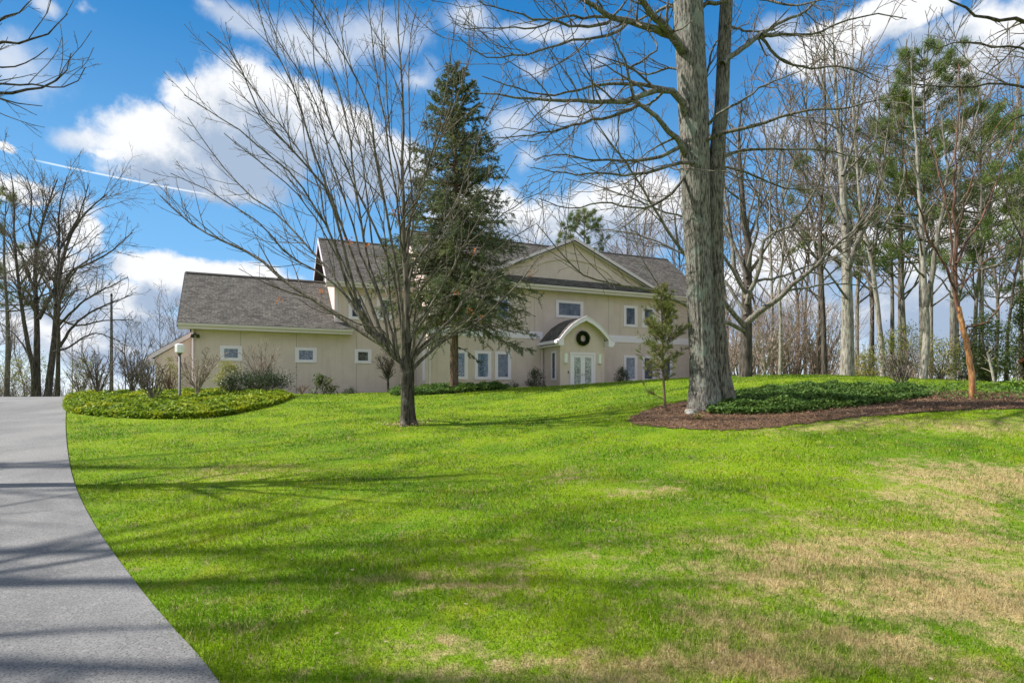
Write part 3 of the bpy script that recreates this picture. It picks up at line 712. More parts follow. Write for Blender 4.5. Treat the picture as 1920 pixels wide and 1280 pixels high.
def f_needle(c0, c1, c2):
    def fn(t, b, pos, tcn):
        geo = t.new('ShaderNodeNewGeometry')
        c = t.mix(geo.outputs['Random Per Island'], c0, c1)
        c = t.mix(t.ramp(t.noise(pos, .9, 4), .45, .68), c, c2)
        leafy(t, b, c, .25)
    return fn
M_spruce = mat('spruce_needle', f_needle((.08, .105, .055), (.18, .21, .11), (.19, .205, .075)), .6, .25)
M_pine = mat('pine_needle', f_needle((.07, .115, .03), (.17, .23, .06), (.20, .23, .05)), .55, .3)
M_pine_young = mat('young_pine_needle', f_needle((.12, .15, .04), (.26, .29, .08), (.26, .23, .10)), .55, .3)
M_holly = mat('shrub_leaf', f_needle((.016, .034, .011), (.045, .072, .022), (.055, .08, .022)), .45, .4)
M_bush = mat('broad_leaf', f_needle((.045, .08, .02), (.12, .16, .045), (.15, .15, .04)), .5, .35)
M_gold = mat('golden_leaf', f_needle((.20, .22, .04), (.34, .33, .07), (.36, .30, .09)), .5, .3)
M_olive = mat('olive_leaf', f_needle((.13, .15, .025), (.30, .31, .06), (.32, .28, .07)), .55, .25)
M_fresh = mat('fresh_leaf', f_needle((.08, .17, .012), (.17, .28, .02), (.20, .26, .02)), .5, .3)
M_orange = mat('dead_orange_leaf', f_needle((.50, .16, .05), (.72, .30, .12), (.62, .22, .08)), .6, .2)
M_drybrush = mat('dry_brush', f_bark((.20, .145, .115), (.40, .31, .255), 5), .85, .1)

# ------------------------------------------------------------------ tree builders
def crom(pl, K):
    """points resampled to K along a smooth curve"""
    pl = np.asarray(pl, float); n = len(pl)
    if n == 2: return pl[0]+(pl[1]-pl[0])*np.linspace(0, 1, K)[:, None]
    D = np.array(smooth_line(list(pl), 8)); s = np.concatenate([[0], np.cumsum(np.linalg.norm(np.diff(D[:, :3], axis=0), axis=1))])
    t = np.linspace(0, s[-1], K)
    return np.stack([np.interp(t, s, D[:, k]) for k in range(D.shape[1])], 1)
def tubes(Ps, Rs, sides):
    """many tapered tubes: Ps (N,K,3), Rs (N,K) -> vertices, quads"""
    N, K, _ = Ps.shape
    T = np.gradient(Ps, axis=1); T /= (np.linalg.norm(T, axis=2, keepdims=True)+1e-9)
    mt = np.abs(T.mean(1)); ref = np.eye(3)[np.argmin(mt, axis=1)][:, None, :]
    A = np.cross(T, ref); A /= (np.linalg.norm(A, axis=2, keepdims=True)+1e-9); B = np.cross(T, A)
    an = 2*np.pi*np.arange(sides)/sides
    V = Ps[:, :, None, :]+(A[:, :, None, :]*np.cos(an)[None, None, :, None]+B[:, :, None, :]*np.sin(an)[None, None, :, None])*Rs[:, :, None, None]
    base = (np.arange(N)*K*sides)[:, None, None]; r = np.arange(K-1)[None, :, None]*sides; k = np.arange(sides)[None, None, :]; k2 = (k+1) % sides
    Q = np.stack([base+r+k, base+r+k2, base+r+sides+k2, base+r+sides+k], -1).reshape(-1, 4)
    return V.reshape(-1, 3), Q
def tube_mesh(name, groups, m, parent, origin):
    Vs, Qs, off = [], [], 0
    for (Ps, Rs, sd) in groups:
        if len(Ps) == 0: continue
        V, Q = tubes(Ps, Rs, sd); Vs.append(V); Qs.append(Q+off); off += len(V)
    return mesh_np(name, np.concatenate(Vs), np.concatenate(Qs), m, parent, True, origin)
def unit(v): return v/(np.linalg.norm(v, axis=-1, keepdims=True)+1e-9)
def grow(rng, Ps, Rs, per_m=None, n=None, t0=.2, t1=1.0, ang=40, ang_sd=8, lf=.5, lmin=.1, lmax=99, K=5, up=.15, wob=.1, rf=.6, rtip=.004, taper=.55, plane=None):
    """side shoots on every branch of a set; returns the next set"""
    N, K0, _ = Ps.shape
    seg = np.linalg.norm(np.diff(Ps, axis=1), axis=2); ln = seg.sum(1)
    cnt = np.full(N, n) if n is not None else np.maximum(1, np.round(per_m*ln*(t1-t0)*rng.uniform(.8, 1.2, N)).astype(int))
    pi = np.repeat(np.arange(N), cnt); M = len(pi)
    if M == 0: return np.zeros((0, K, 3)), np.zeros((0, K))
    t = t0+(t1-t0)*rng.uniform(0, 1, M)
    x = t*(K0-1); i = np.minimum(x.astype(int), K0-2); f = (x-i)[:, None]
    p = Ps[pi, i]*(1-f)+Ps[pi, i+1]*f; T = unit(Ps[pi, i+1]-Ps[pi, i]); r0 = Rs[pi, i]*(1-f[:, 0])+Rs[pi, i+1]*f[:, 0]
    perp = rng.normal(size=(M, 3))
    if plane is not None: perp[:, 2] *= plane
    perp = unit(perp-T*np.sum(perp*T, 1, keepdims=True))
    a = np.radians(rng.normal(ang, ang_sd, M))[:, None]
    d = unit(T*np.cos(a)+perp*np.sin(a))
    L = np.clip(lf*ln[pi]*rng.uniform(.55, 1.2, M)*(1-taper*t), lmin, lmax)
    out = np.zeros((M, K, 3)); out[:, 0] = p
    for k in range(1, K):
        d = unit(d+np.array([0, 0, up])/(K-1)+rng.normal(0, wob, (M, 3)))
        out[:, k] = out[:, k-1]+d*(L/(K-1))[:, None]
    ra = np.clip(r0*rf, rtip, None)
    return out, ra[:, None]+(np.minimum(rtip, ra)-ra)[:, None]*np.linspace(0, 1, K)[None, :]**.8
def limb(pl, r0, r1, d0, d1, K=14, rng=None, wob=0.0, p=.8):
    """a limb drawn through photo pixels, its distance running from d0 to d1; radii in photo pixels"""
    q = crom(np.array([[x, y, 0] for x, y in pl], float), K); dd = np.linspace(0, 1, K)**.8*(d1-d0)+d0
    W3 = np.stack([P(x, y, d) for (x, y, _), d in zip(q, dd)])
    if wob and rng is not None: W3[1:-1] += rng.normal(0, wob, (K-2, 3))
    rr = (r0+(r1-r0)*np.linspace(0, 1, K)**p)*dd/FPX
    return W3, rr
def ridged(name, pl, rad, m, parent, origin, rng, sides=44, K=90, depth=.06, flare=0.5, fl_h=.7, seed=1, pieces=None):
    """a thick trunk with furrowed bark and root flare: pl are world points, rad the radii"""
    q = crom(np.column_stack([pl, rad]), K); Ps, rr = q[:, :3], q[:, 3]
    T = np.gradient(Ps, axis=0); T = unit(T); A = unit(np.cross(T, np.array([0, 1.0, 0]))); B = np.cross(T, A)
    an = 2*np.pi*np.arange(sides)/sides
    s = np.concatenate([[0], np.cumsum(np.linalg.norm(np.diff(Ps, axis=0), axis=1))])
    h = np.zeros((K, sides)); r2 = np.random.default_rng(seed)
    for _ in range(26):
        kk = r2.integers(7, 30); w_ = r2.uniform(.3, 1.7); ph = r2.uniform(0, 6.28)
        h += np.sin(kk*an[None, :]+ph+np.sin(s[:, None]*w_+r2.uniform(0, 6))*r2.uniform(.5, 1.8))*r2.uniform(.3, 1)
    h = h/np.abs(h).max()
    lobes = np.cos(an*5+1.0)[None, :]*.16+np.cos(an*3+2.2)[None, :]*.14
    fl = np.exp(-s/fl_h)[:, None]
    R = rr[:, None]*(1+depth*h+fl*(flare+lobes))
    V = Ps[:, None, :]+(A[:, None, :]*np.cos(an)[None, :, None]+B[:, None, :]*np.sin(an)[None, :, None])*R[..., None]
    i = np.arange(K*sides).reshape(K, sides)
    Q = np.stack([i[:-1], np.roll(i[:-1], -1, 1), np.roll(i[1:], -1, 1), i[1:]], -1).reshape(-1, 4)
    return mesh_np(name, V, Q, m, parent, True, origin)

# ------------------------------------------------------------------ bare maple left of the middle, its stems fanning up
def left_maple():
    rng = np.random.default_rng(101)
    base = hit(765, 797); d = base[1]
    t = thing('maple_tree', 'bare multi stemmed tree on the lawn, its slender stems fanning up before the house', 'tree', base)
    tr = [P(765, 802, d), P(765, 790, d), P(764.5, 760, d), P(764, 725, d), P(764, 700, d), P(764, 672, d), P(764, 640, d)]
    k = d/FPX
    ridged('trunk', np.array(tr), np.array([14.2, 13.2, 12.6, 12.4, 12.6, 11, 7])*k, M_maple, t, base, rng, 28, 50, .05, .32, .25, 5)
    A = [((764,706),(756,688),(735,661),(714,643),(699,632),(677,622),(652,601),(592,563),(541,532),(499,496),(457,468),(417,451),(358,420),(300,366)),
         ((722,648),(700,632),(675,590),(655,510),(637,431),(611,356),(562,296),(495,225),(461,146),(424,86),(388,60)),
         ((712,642),(690,612),(662,560),(640,500),(626,450),(600,405),(562,345),(510,296),(450,244),(394,210),(345,178)),
         ((730,656),(706,600),(680,530),(649,450),(630,394),(596,307),(570,225),(540,139),(502,75),(476,-15)),
         ((748,676),(733,625),(712,555),(690,490),(679,431),(664,337),(656,262),(637,180),(619,124),(585,86),(562,49),(544,15)),
         ((760,690),(757,640),(752,560),(735,450),(720,375),(705,300),(694,210),(675,161),(649,112),(626,75),(600,26),(570,-20)),
         ((736,662),(705,635),(665,580),(620,510),(562,446),(525,405),(469,367),(424,319),(375,255),(352,220)),
         ((744,672),(715,630),(690,600),(640,545),(590,505),(540,480),(510,442),(469,405),(424,379),(375,349),(320,325)),
         ((764,660),(763,600),(761,540),(758,470),(755,400),(754,330),(756,225),(752,131),(746,56),(749,-25)),
         ((764,620),(760,540),(752,450),(746,375),(735,319),(724,244),(709,169),(703,112),(694,40),(690,-30)),
         ((766,640),(764,560),(766,450),(774,375),(767,319),(769,225),(765,150),(769,75),(781,15)),
         ((760,655),(751,605),(742,530),(722,470),(700,420),(670,360),(640,290),(612,210),(592,130),(586,50),(594,-20)),
         ((772,694),(784,682),(802,664),(827,641),(846,629),(870,619),(899,601),(940,563),(985,515),(1012,480)),
         ((770,690),(776,668),(802,640),(840,604),(862,577),(884,532),(905,500),(940,460),(990,428)),
         ((768,684),(771,655),(778,620),(792,595),(815,562),(843,516),(870,460),(905,400),(940,340),(970,290)),
         ((764,560),(768,515),(780,490),(803,458),(832,418),(860,370),(880,310),(900,250),(930,190),(962,128)),
         ((762,500),(772,430),(791,340),(825,262),(850,200),(872,140),(888,70),(884,20)),
         ((759,470),(772,400),(800,320),(822,240),(835,180),(848,90),(856,30)),
         ((766,600),(780,560),(800,530),(850,480),(910,430),(960,390),(1030,350)),
         ((756,430),(748,330),(728,240),(725,150),(715,70),(722,-10)),
         ((740,665),(722,622),(700,612),(671,607),(640,593),(600,585),(560,560)),
         ((770,640),(792,600),(830,560),(880,545),(930,520),(975,510)),
         ((730,560),(700,470),(690,380),(680,300),(660,220),(650,140),(640,60),(655,-10)),
         ((690,600),(650,520),(610,440),(570,380),(520,330),(470,290),(420,250))]
    lv1P, lv1R, mains = [], [], []
    W0 = [9.5,5.2,4.2,5.0,4.6,5.0,3.8,3.4,8.5,4.6,3.6,4.0,4.6,4.6,4.4,4.0,3.2,2.8,2.8,2.8,2.2,2.6,2.6,2.4]
    for i, pl in enumerate(A):
        dz = rng.uniform(-2.6, 2.6)
        # start inside the parent stem
        p, r = limb(pl, W0[i]*.86, .7, d, d+dz, 16, rng, .012, .62)
        br = tube_mesh('branch', [(p[None], r[None], 8)], M_maple_limb, t, base)
        lv1P.append(p); lv1R.append(r)
    # more slender stems between the main ones
    for i in range(11):
        j = rng.integers(0, len(A)-1); f = rng.uniform(.25, .75); q1, q2 = crom(np.array(A[j], float), 9), crom(np.array(A[j+1], float), 9)
        if np.abs(q1-q2).max() > 330: continue
        pl = q1*(1-f)+q2*f; pl[1:] += rng.normal(0, 7, (8, 2)); n_ = int(rng.integers(6, 10)); pl[0] = q1[0]; pl = pl[:n_]
        p, r = limb([tuple(v) for v in pl], rng.uniform(1.8, 3.0), .7, d, d+rng.uniform(-2.4, 2.4), 16, rng, .014, .62)
        tube_mesh('branch', [(p[None], r[None], 7)], M_maple_limb, t, base); lv1P.append(p); lv1R.append(r)
    P1, R1 = np.array(lv1P), np.array(lv1R)
    P2, R2 = grow(rng, P1, R1, per_m=2.3, t0=.3, t1=.98, ang=27, ang_sd=9, lf=.26, lmin=.45, lmax=2.6, K=7, up=.28, wob=.06, rf=.55, rtip=.006, taper=.5)
    P3, R3 = grow(rng, P2, R2, per_m=3.4, t0=.2, t1=1, ang=34, ang_sd=12, lf=.38, lmin=.18, lmax=.85, K=5, up=.2, wob=.09, rf=.6, rtip=.0044)
    P3b, R3b = grow(rng, P1, R1, per_m=3.0, t0=.45, t1=1, ang=45, ang_sd=15, lf=.08, lmin=.15, lmax=.55, K=5, up=.2, wob=.1, rf=.35, rtip=.0044)
    P4, R4 = grow(rng, P3, R3, per_m=4.5, t0=.25, t1=1, ang=40, ang_sd=14, lf=.4, lmin=.06, lmax=.25, K=4, up=.15, wob=.1, rf=.8, rtip=.0038)
    tube_mesh('twigs', [(P2, R2, 5), (P3, R3, 3), (P3b, R3b, 3), (P4, R4, 3)], M_twig, t, base)
    # last orange leaves, in bunches
    for (px, py) in ((522,561),(603,547),(688,457),(742,398),(855,548),(880,582),(902,594),(995,513),(890,470),(655,452)):
        n = 16; c = P(px, py, d+rng.uniform(-.3, .6))+rng.normal(0, .05, (n, 3)); a, b = rot_frames(rng, n, 1.2)
        leaf_mesh('leaf_cluster', c, a, b, rng.uniform(.05, .10, n), rng.uniform(.03, .055, n), M_orange, t, base)
    # litter round the foot
    n = 420; th = rng.uniform(0, 6.28, n); rr = np.abs(rng.normal(.3, .22, n))
    x = base[0]+np.cos(th)*rr*1.3; y = base[1]+np.sin(th)*rr; a, b = rot_frames(rng, n, .5)
    o = leaf_mesh('leaf_litter', np.column_stack([x, y, gz(x, y)+rng.uniform(.03, .09, n)]), a, b, rng.uniform(.04, .09, n), rng.uniform(.02, .05, n), flat('dry_leaf', (.38, .27, .17), .8, .1, .6, 12))
    tag(o, 'dry tan leaves scattered round the foot of the multi stemmed tree', 'leaf litter', kind='stuff')
left_maple()

# ------------------------------------------------------------------ big twin trunk oak
def big_oak():
    rng = np.random.default_rng(202)
    base = hit(1330, 762); d = base[1]; k = d/FPX
    t = thing('oak_tree', 'huge twin trunk grey barked bare tree in the mulch bed', 'tree', base)
    t1 = [(1326,774,31),(1322,745,29),(1320,715,26.5),(1317,660,24),(1313,580,23.5),(1310,500,24),(1306,400,25),(1303,300,26.5),(1300,200,27),(1295,100,26.5),(1290,0,26),(1286,-90,24)]
    t2 = [(1366,768,16),(1360,740,17),(1353,700,15.5),(1349,640,14),(1345,580,13.5),(1342,500,14),(1340,400,15),(1343,320,15),(1348,250,13.2),(1353,200,12.4),(1357,100,12),(1362,0,11.7),(1366,-90,11)]
    ridged('trunk', np.array([P(x, y, d) for x, y, r in t1]), np.array([r for *_, r in t1])*k, M_oak, t, base, rng, 110, 150, .06, .22, .28, 7)
    ridged('trunk', np.array([P(x, y, d+.02+.25*min(1, max(0, (400-y)/400))) for x, y, r in t2]), np.array([r for *_, r in t2])*k, M_oak_dark, t, base, rng, 80, 150, .07, .2, .3, 8)
    Ls = [(((1280,98),(1268,80),(1244,49),(1214,16),(1190,-25)),9,6,-2),
          (((1276,92),(1262,72),(1237,59),(1191,43),(1145,30),(1106,7),(1075,-14)),8,4.5,-2.5),
          (((1150,31),(1140,43),(1073,50),(1037,37),(1001,37),(948,20),(895,2)),3.5,1,-3.2),
          (((1180,40),(1145,66),(1080,76),(1034,89),(965,105),(909,106),(858,68)),3.2,1,-3.0),
          (((1150,31),(1100,34),(1060,30),(1010,50),(940,52),(870,55)),3,1,-1.0),
          (((1286,222),(1276,186),(1252,167),(1227,170),(1201,180),(1188,190),(1175,189),(1099,190),(1004,187),(948,182),(874,172)),7.5,1.2,-2.2),
          (((1246,167),(1215,160),(1178,157),(1135,157),(1060,174),(1014,177),(958,161),(904,143)),4,1,-1.2),
          (((1286,292),(1274,264),(1253,243),(1227,216),(1191,187),(1181,157),(1178,131),(1165,102),(1142,64)),6.5,1.5,-1.8),
          (((1198,194),(1180,206),(1158,214),(1129,223),(1106,226),(1047,243),(998,253),(923,259)),3.6,1,-2.6),
          (((1290,262),(1272,277),(1244,292),(1204,299),(1122,302),(1057,289),(1000,300)),4.4,1,-1.5),
          (((1318,310),(1276,305),(1244,315),(1178,328),(1129,325),(1073,325),(995,314)),4,1,-2.4),
          (((1178,129),(1210,110),(1235,90),(1215,60),(1190,30),(1180,-10)),2.2,1,.8),
          (((1355,120),(1373,105),(1399,85),(1432,62),(1465,43),(1511,20),(1545,-12)),6,2,1.0),
          (((1428,65),(1440,66),(1481,66),(1534,61),(1573,43),(1640,28),(1700,36)),3.2,1,.6),
          (((1425,68),(1436,80),(1452,102),(1488,121),(1534,128),(1580,125),(1650,155)),3,1,1.6),
          (((1310,270),(1350,252),(1416,233),(1507,207),(1580,202),(1655,187),(1700,178)),4.6,1,-2.2),
          (((1335,305),(1363,292),(1389,283),(1458,279),(1547,282),(1625,300)),3.6,1,1.4),
          (((1320,240),(1350,212),(1399,184),(1432,161),(1481,141),(1525,118)),3.2,1,-1.4),
          (((1360,50),(1376,52),(1425,62),(1470,60)),2.6,1,1.9),
          (((1318,330),(1350,312),(1420,330),(1480,355),(1560,350)),3,1,2.2),
          (((1300,35),(1318,10),(1345,6),(1365,2)),5,4,0),
          (((1306,200),(1330,120),(1340,80),(1372,60),(1390,20)),3,1,.6),
          (((1284,330),(1250,372),(1200,390),(1130,378),(1070,390),(1010,372)),3,1,-1.2),
          (((1298,150),(1280,130),(1250,128),(1210,140),(1160,120),(1110,130)),2.8,1,1.8),
          (((1285,10),(1250,14),(1215,30),(1190,40),(1150,50)),4,1.2,2.0),
          (((1368,-20),(1420,-5),(1480,10),(1540,0)),4,1.4,-1.5)]
    Pp, Rr = [], []
    for pl, r0, r1, dz in Ls:
        off = -.12 if dz < 0 else 0
        p, r = limb(pl, r0, r1*.8, d+off, d+dz, 16, rng, .014, .8)
        tube_mesh('branch', [(p[None], r[None], 8)], M_oak_dark if r0 < 6 else M_oak, t, base)
        Pp.append(p); Rr.append(r)
    P1, R1 = np.array(Pp), np.array(Rr)
    P2, R2 = grow(rng, P1, R1, per_m=2.6, t0=.12, t1=1, ang=48, ang_sd=14, lf=.45, lmin=.6, lmax=2.2, K=9, up=.12, wob=.14, rf=.5, rtip=.006, taper=.4)
    P3, R3 = grow(rng, P2, R2, per_m=2.8, t0=.15, t1=1, ang=48, ang_sd=16, lf=.45, lmin=.25, lmax=1.0, K=6, up=.1, wob=.14, rf=.6, rtip=.0048)
    P4, R4 = grow(rng, P3, R3, per_m=3.8, t0=.2, t1=1, ang=45, ang_sd=15, lf=.45, lmin=.14, lmax=.45, K=4, up=.1, wob=.14, rf=.8, rtip=.0046)
    tube_mesh('twigs', [(P2, R2, 5), (P3, R3, 3), (P4, R4, 3)], M_twig, t, base)
big_oak()

# ------------------------------------------------------------------ trees drawn in part through pixels, then grown
def traced_tree(name, label, cat, base, stems, branches, mats, seed, dens=(1.6, 2.2, 2.6), ups=(.25, .2, .1), angs=(40, 42, 42), lfs=(.4, .42, .4), rt=.006, group=None, rtip2=None, lm=(3.5, 1.4, .6), wobs=(.1, .12, .12), r1=.8):
    """stems and branches: (pixel polyline, radius0, radius1, distance offset); finer wood grows from them"""
    rng = np.random.default_rng(seed); d = base[1]
    t = thing(name, label, cat, base, group)
    A, B = [], []
    for pl, r0, r1_, dz in stems:
        p, r = limb(pl, r0, r1_, d, d+dz, 18, rng, .01, .9); A.append(p); B.append(r)
        tube_mesh('trunk', [(p[None], r[None], 10)], mats[0], t, base)
    for pl, r0, r1_, dz in branches:
        p, r = limb(pl, r0, r1_, d, d+dz, 18, rng, .02, .8); A.append(p); B.append(r)
        tube_mesh('branch', [(p[None], r[None], 7)], mats[1], t, base)
    P1, R1 = np.array(A), np.array(B)
    P2, R2 = grow(rng, P1, R1, per_m=dens[0], t0=.35, t1=1, ang=angs[0], ang_sd=12, lf=lfs[0], lmin=.5, lmax=lm[0], K=8, up=ups[0], wob=wobs[0], rf=.5, rtip=rt, taper=.45)
    P3, R3 = grow(rng, P2, R2, per_m=dens[1], t0=.2, t1=1, ang=angs[1], ang_sd=14, lf=lfs[1], lmin=.3, lmax=lm[1], K=5, up=ups[1], wob=wobs[1], rf=.6, rtip=rt*.85)
    P4, R4 = grow(rng, P3, R3, per_m=dens[2], t0=.2, t1=1, ang=angs[2], ang_sd=14, lf=lfs[2], lmin=.15, lmax=lm[2], K=4, up=ups[2], wob=wobs[2], rf=.8, rtip=rt*.75)
    tube_mesh('crown', [(P2, R2, 5), (P3, R3, 3), (P4, R4, 3)], mats[2], t, base)
    return t
# dark maple right of the oak
traced_tree('maple_tree', 'dark trunked bare tree with low spreading limbs just right of the huge twin trunk', 'tree', gpt(1398, 25.0),
    [(((1398,712),(1398,690),(1399,650),(1400,600),(1400,560),(1402,530),(1401,497),(1403,458),(1396,420),(1391,350),(1386,270),(1390,190)), 12.5, 1.0, .5)],
    [(((1400,605),(1411,593),(1440,572),(1465,555),(1488,532),(1527,501),(1565,462),(1612,420),(1665,345)), 6.5, .9, -1.5),
     (((1455,562),(1473,547),(1511,539),(1569,532),(1640,540)), 2.8, .7, 1.0),
     (((1400,560),(1396,543),(1376,505),(1373,458),(1368,420),(1356,330),(1350,240)), 5.5, .8, 1.5),
     (((1400,570),(1407,545),(1427,497),(1430,458),(1450,437),(1488,420),(1530,350),(1562,275)), 4.8, .8, -1.0),
     (((1402,540),(1415,528),(1473,516),(1527,493),(1605,468)), 3.2, .7, 2.0),
     (((1396,612),(1388,603),(1357,565),(1330,528),(1285,480),(1232,400),(1190,330),(1140,260),(1105,215)), 5.0, .8, -2.5),
     (((1395,620),(1385,612),(1360,603),(1300,580),(1230,546),(1174,537),(1095,516),(1052,470),(1005,418)), 4.2, .8, -4.5),
     (((1398,590),(1372,545),(1330,500),(1270,470),(1200,440),(1120,430)), 3.6, .7, 2.0),
     (((1400,520),(1370,450),(1330,380),(1280,330),(1240,270),(1215,200)), 3.4, .7, 1.5),
     (((1402,500),(1420,430),(1425,350),(1450,280),(1460,200)), 3.2, .7, -1.0),
     (((1398,550),(1350,470),(1290,410),(1250,400),(1180,370),(1120,350),(1060,335)), 3.2, .7, -1.5)],
    (M_wood_dark, M_wood_grey, M_twig), 303, (1.9, 2.2, 2.4), (.3, .2, .1), rt=.009)
# copper barked tree at the right
traced_tree('birch_tree', 'leaning tree with peeling copper orange trunk at the right of the mulch', 'tree', hit(1823, 747),
    [(((1824,750),(1823,730),(1821,690),(1813,648),(1804,611),(1797,575)), 5.7, 4.1, 0)],
    [(((1799,588),(1795,566),(1790,527),(1790,504),(1793,462),(1793,420),(1789,340),(1796,260),(1801,190),(1798,120)), 4.1, .7, .4),
     (((1793,545),(1781,521),(1759,476),(1736,434),(1728,400),(1700,330),(1690,250),(1700,190)), 2.4, .6, -.8),
     (((1791,515),(1784,504),(1781,448),(1781,420),(1762,330),(1745,260),(1735,200)), 2.2, .6, .8),
     (((1808,622),(1815,613),(1849,603),(1888,558),(1925,540),(1970,500)), 2.0, .6, -.5),
     (((1793,495),(1801,480),(1816,448),(1836,420),(1872,335),(1900,260),(1905,200)), 2.4, .6, 1.0),
     (((1792,440),(1808,380),(1830,320),(1870,240),(1900,200)), 2.0, .6, -1.0),
     (((1790,540),(1820,520),(1860,480),(1900,450),(1930,440)), 1.5, .6, 1.0)],
    (M_copper, M_copper_dark, M_twig), 304, (1.8, 2.2, 2.6), (.35, .25, .1), rt=.006, lm=(2.4, .9, .4))
# three stemmed tree by the drive
b3 = np.array([(75-960)/FPX*44, 44, EYE+(HZ-752)/FPX*44])
traced_tree('ash_tree', 'tall dark bare tree of several stems beyond the end of the driveway', 'tree', b3,
    [(((69,756),(69,700),(69,602),(66,526),(70,457),(88,390),(108,335)), 7.0, .9, 1.0),
     (((62,756),(63,698),(52,646),(41,578),(33,512),(27,440),(26,371),(20,325)), 5.0, .8, -1.0),
     (((87,756),(90,735),(99,664),(103,622),(110,526),(133,440),(165,395),(200,365)), 6.6, .9, 2.0),
     (((106,756),(108,730),(110,646),(113,560),(148,500),(200,470)), 4.4, .8, -2)],
    [(((72,598),(100,545),(109,512),(110,457),(112,389),(126,330)), 4.0, .8, 1),
     (((104,572),(131,512),(172,492),(212,468),(248,436)), 3.4, .7, 2),
     (((112,650),(137,612),(165,588),(200,571),(246,553)), 3.0, .7, 1),
     (((110,610),(150,570),(190,545),(240,520)), 2.6, .7, -2), (((68,560),(50,500),(30,460),(0,420)), 2.6, .7, 1),
     (((112,600),(150,610),(200,600),(250,600)), 2.2, .7, 0), (((70,470),(55,420),(60,370),(50,330)), 2.4, .7, 0),
     (((110,470),(140,420),(160,370),(165,345)), 2.4, .7, 1), (((100,660),(130,650),(175,625),(225,640)), 2.2, .7, 1), (((63,690),(45,650),(20,620),(-10,600)), 2.4, .7, 1)],
    (M_wood_dark, M_wood_dark, M_twig), 305, (2.5, 2.6, 2.3), (.3, .2, .12), rt=.011, lm=(4.5, 2.2, 1.1), lfs=(.42, .5, .5))
# tree mostly beyond the left edge: only its branch ends reach in
bl = gpt(-285, 10.0)
traced_tree('maple_tree', 'tree whose bare drooping branch tips reach in at the top left corner', 'tree', bl,
    [(((-285,880),(-282,760),(-278,600),(-275,420),(-270,250),(-262,80),(-258,-120),(-250,-320)), 26, 7, .3)],
    [(((-274,330),(-200,230),(-110,180),(0,174),(61,167),(88,159),(114,141),(130,117),(133,100)), 9, .7, 0.2),
     (((-274,300),(-180,215),(-60,165),(30,160),(88,160),(120,167),(149,150),(160,126)), 5, .7, .8),
     (((-270,230),(-180,140),(-80,90),(0,82),(40,82),(72,72),(104,50),(127,26)), 8, .7, -.4),
     (((-265,150),(-160,90),(-60,60),(0,42),(40,20),(66,-6)), 7, .7, .6),
     (((-270,250),(-150,160),(-50,120),(0,125),(35,124),(72,106),(90,90)), 5, .7, 1.2),
     (((-275,380),(-170,250),(-80,195),(0,185),(27,191),(79,199)), 5, .7, -.8),
     (((-260,40),(-150,-20),(-40,-40),(40,-60)), 7, .8, 0), (((-262,60),(-330,-60),(-420,-160)), 9, 1, .5), (((-276,360),(-380,260),(-480,220)), 8, 1, -.5),
     (((-258,-60),(-200,-160),(-120,-240),(-20,-320)), 8, 1, .5), (((-256,-120),(-290,-300),(-330,-420)), 7, 1, .5),
     (((-262,60),(-200,-40),(-120,-110),(-20,-150),(60,-190)), 7, 1, -1.8), (((-268,180),(-220,60),(-190,-60),(-170,-220)), 7, 1, -2.5), (((-270,220),(-330,80),(-350,-80)), 7, 1, -2.5), (((-272,260),(-200,100),(-150,0),(-60,-90)), 6, 1, 3)],
    (M_wood_grey, M_wood_dark, M_twig), 306, (1.6, 2.2, 2.6), (.35, .25, .1), rt=.0052, lm=(1.8, .8, .4))
# tree beyond the right edge, one limb across the top right corner
br_ = gpt(2120, 13.0)
traced_tree('oak_tree', 'tree off to the right whose dark bare limbs cross the top right corner', 'tree', br_,
    [(((2120,800),(2118,600),(2112,400),(2105,200),(2100,0),(2095,-220)), 26, 8, .3)],
    [(((2104,170),(2020,80),(1930,42),(1875,36),(1825,22),(1770,-5),(1740,-25)), 7, 1.2, -.8),
     (((2108,260),(2010,150),(1930,96),(1860,90),(1810,80),(1770,90),(1735,80)), 4.6, .8, 0.5),
     (((2108,300),(2000,200),(1925,165),(1850,160),(1780,165),(1690,158)), 4.6, .8, -.6),
     (((2108,240),(2020,120),(1950,70),(1880,110),(1840,150),(1800,165)), 3.4, .8, 1.2),
     (((2112,360),(2020,250),(1930,215),(1880,240),(1840,290)), 4, .8, -.8), (((2102,60),(1990,-30),(1900,-60)), 6, 1, .6), (((2100,20),(2180,-120),(2260,-200)), 8, 1, .3)],
    (M_oak_dark, M_wood_dark, M_twig), 307, (1.5, 2.2, 2.6), (.2, .15, .1), rt=.0055, lm=(1.8, .8, .4))
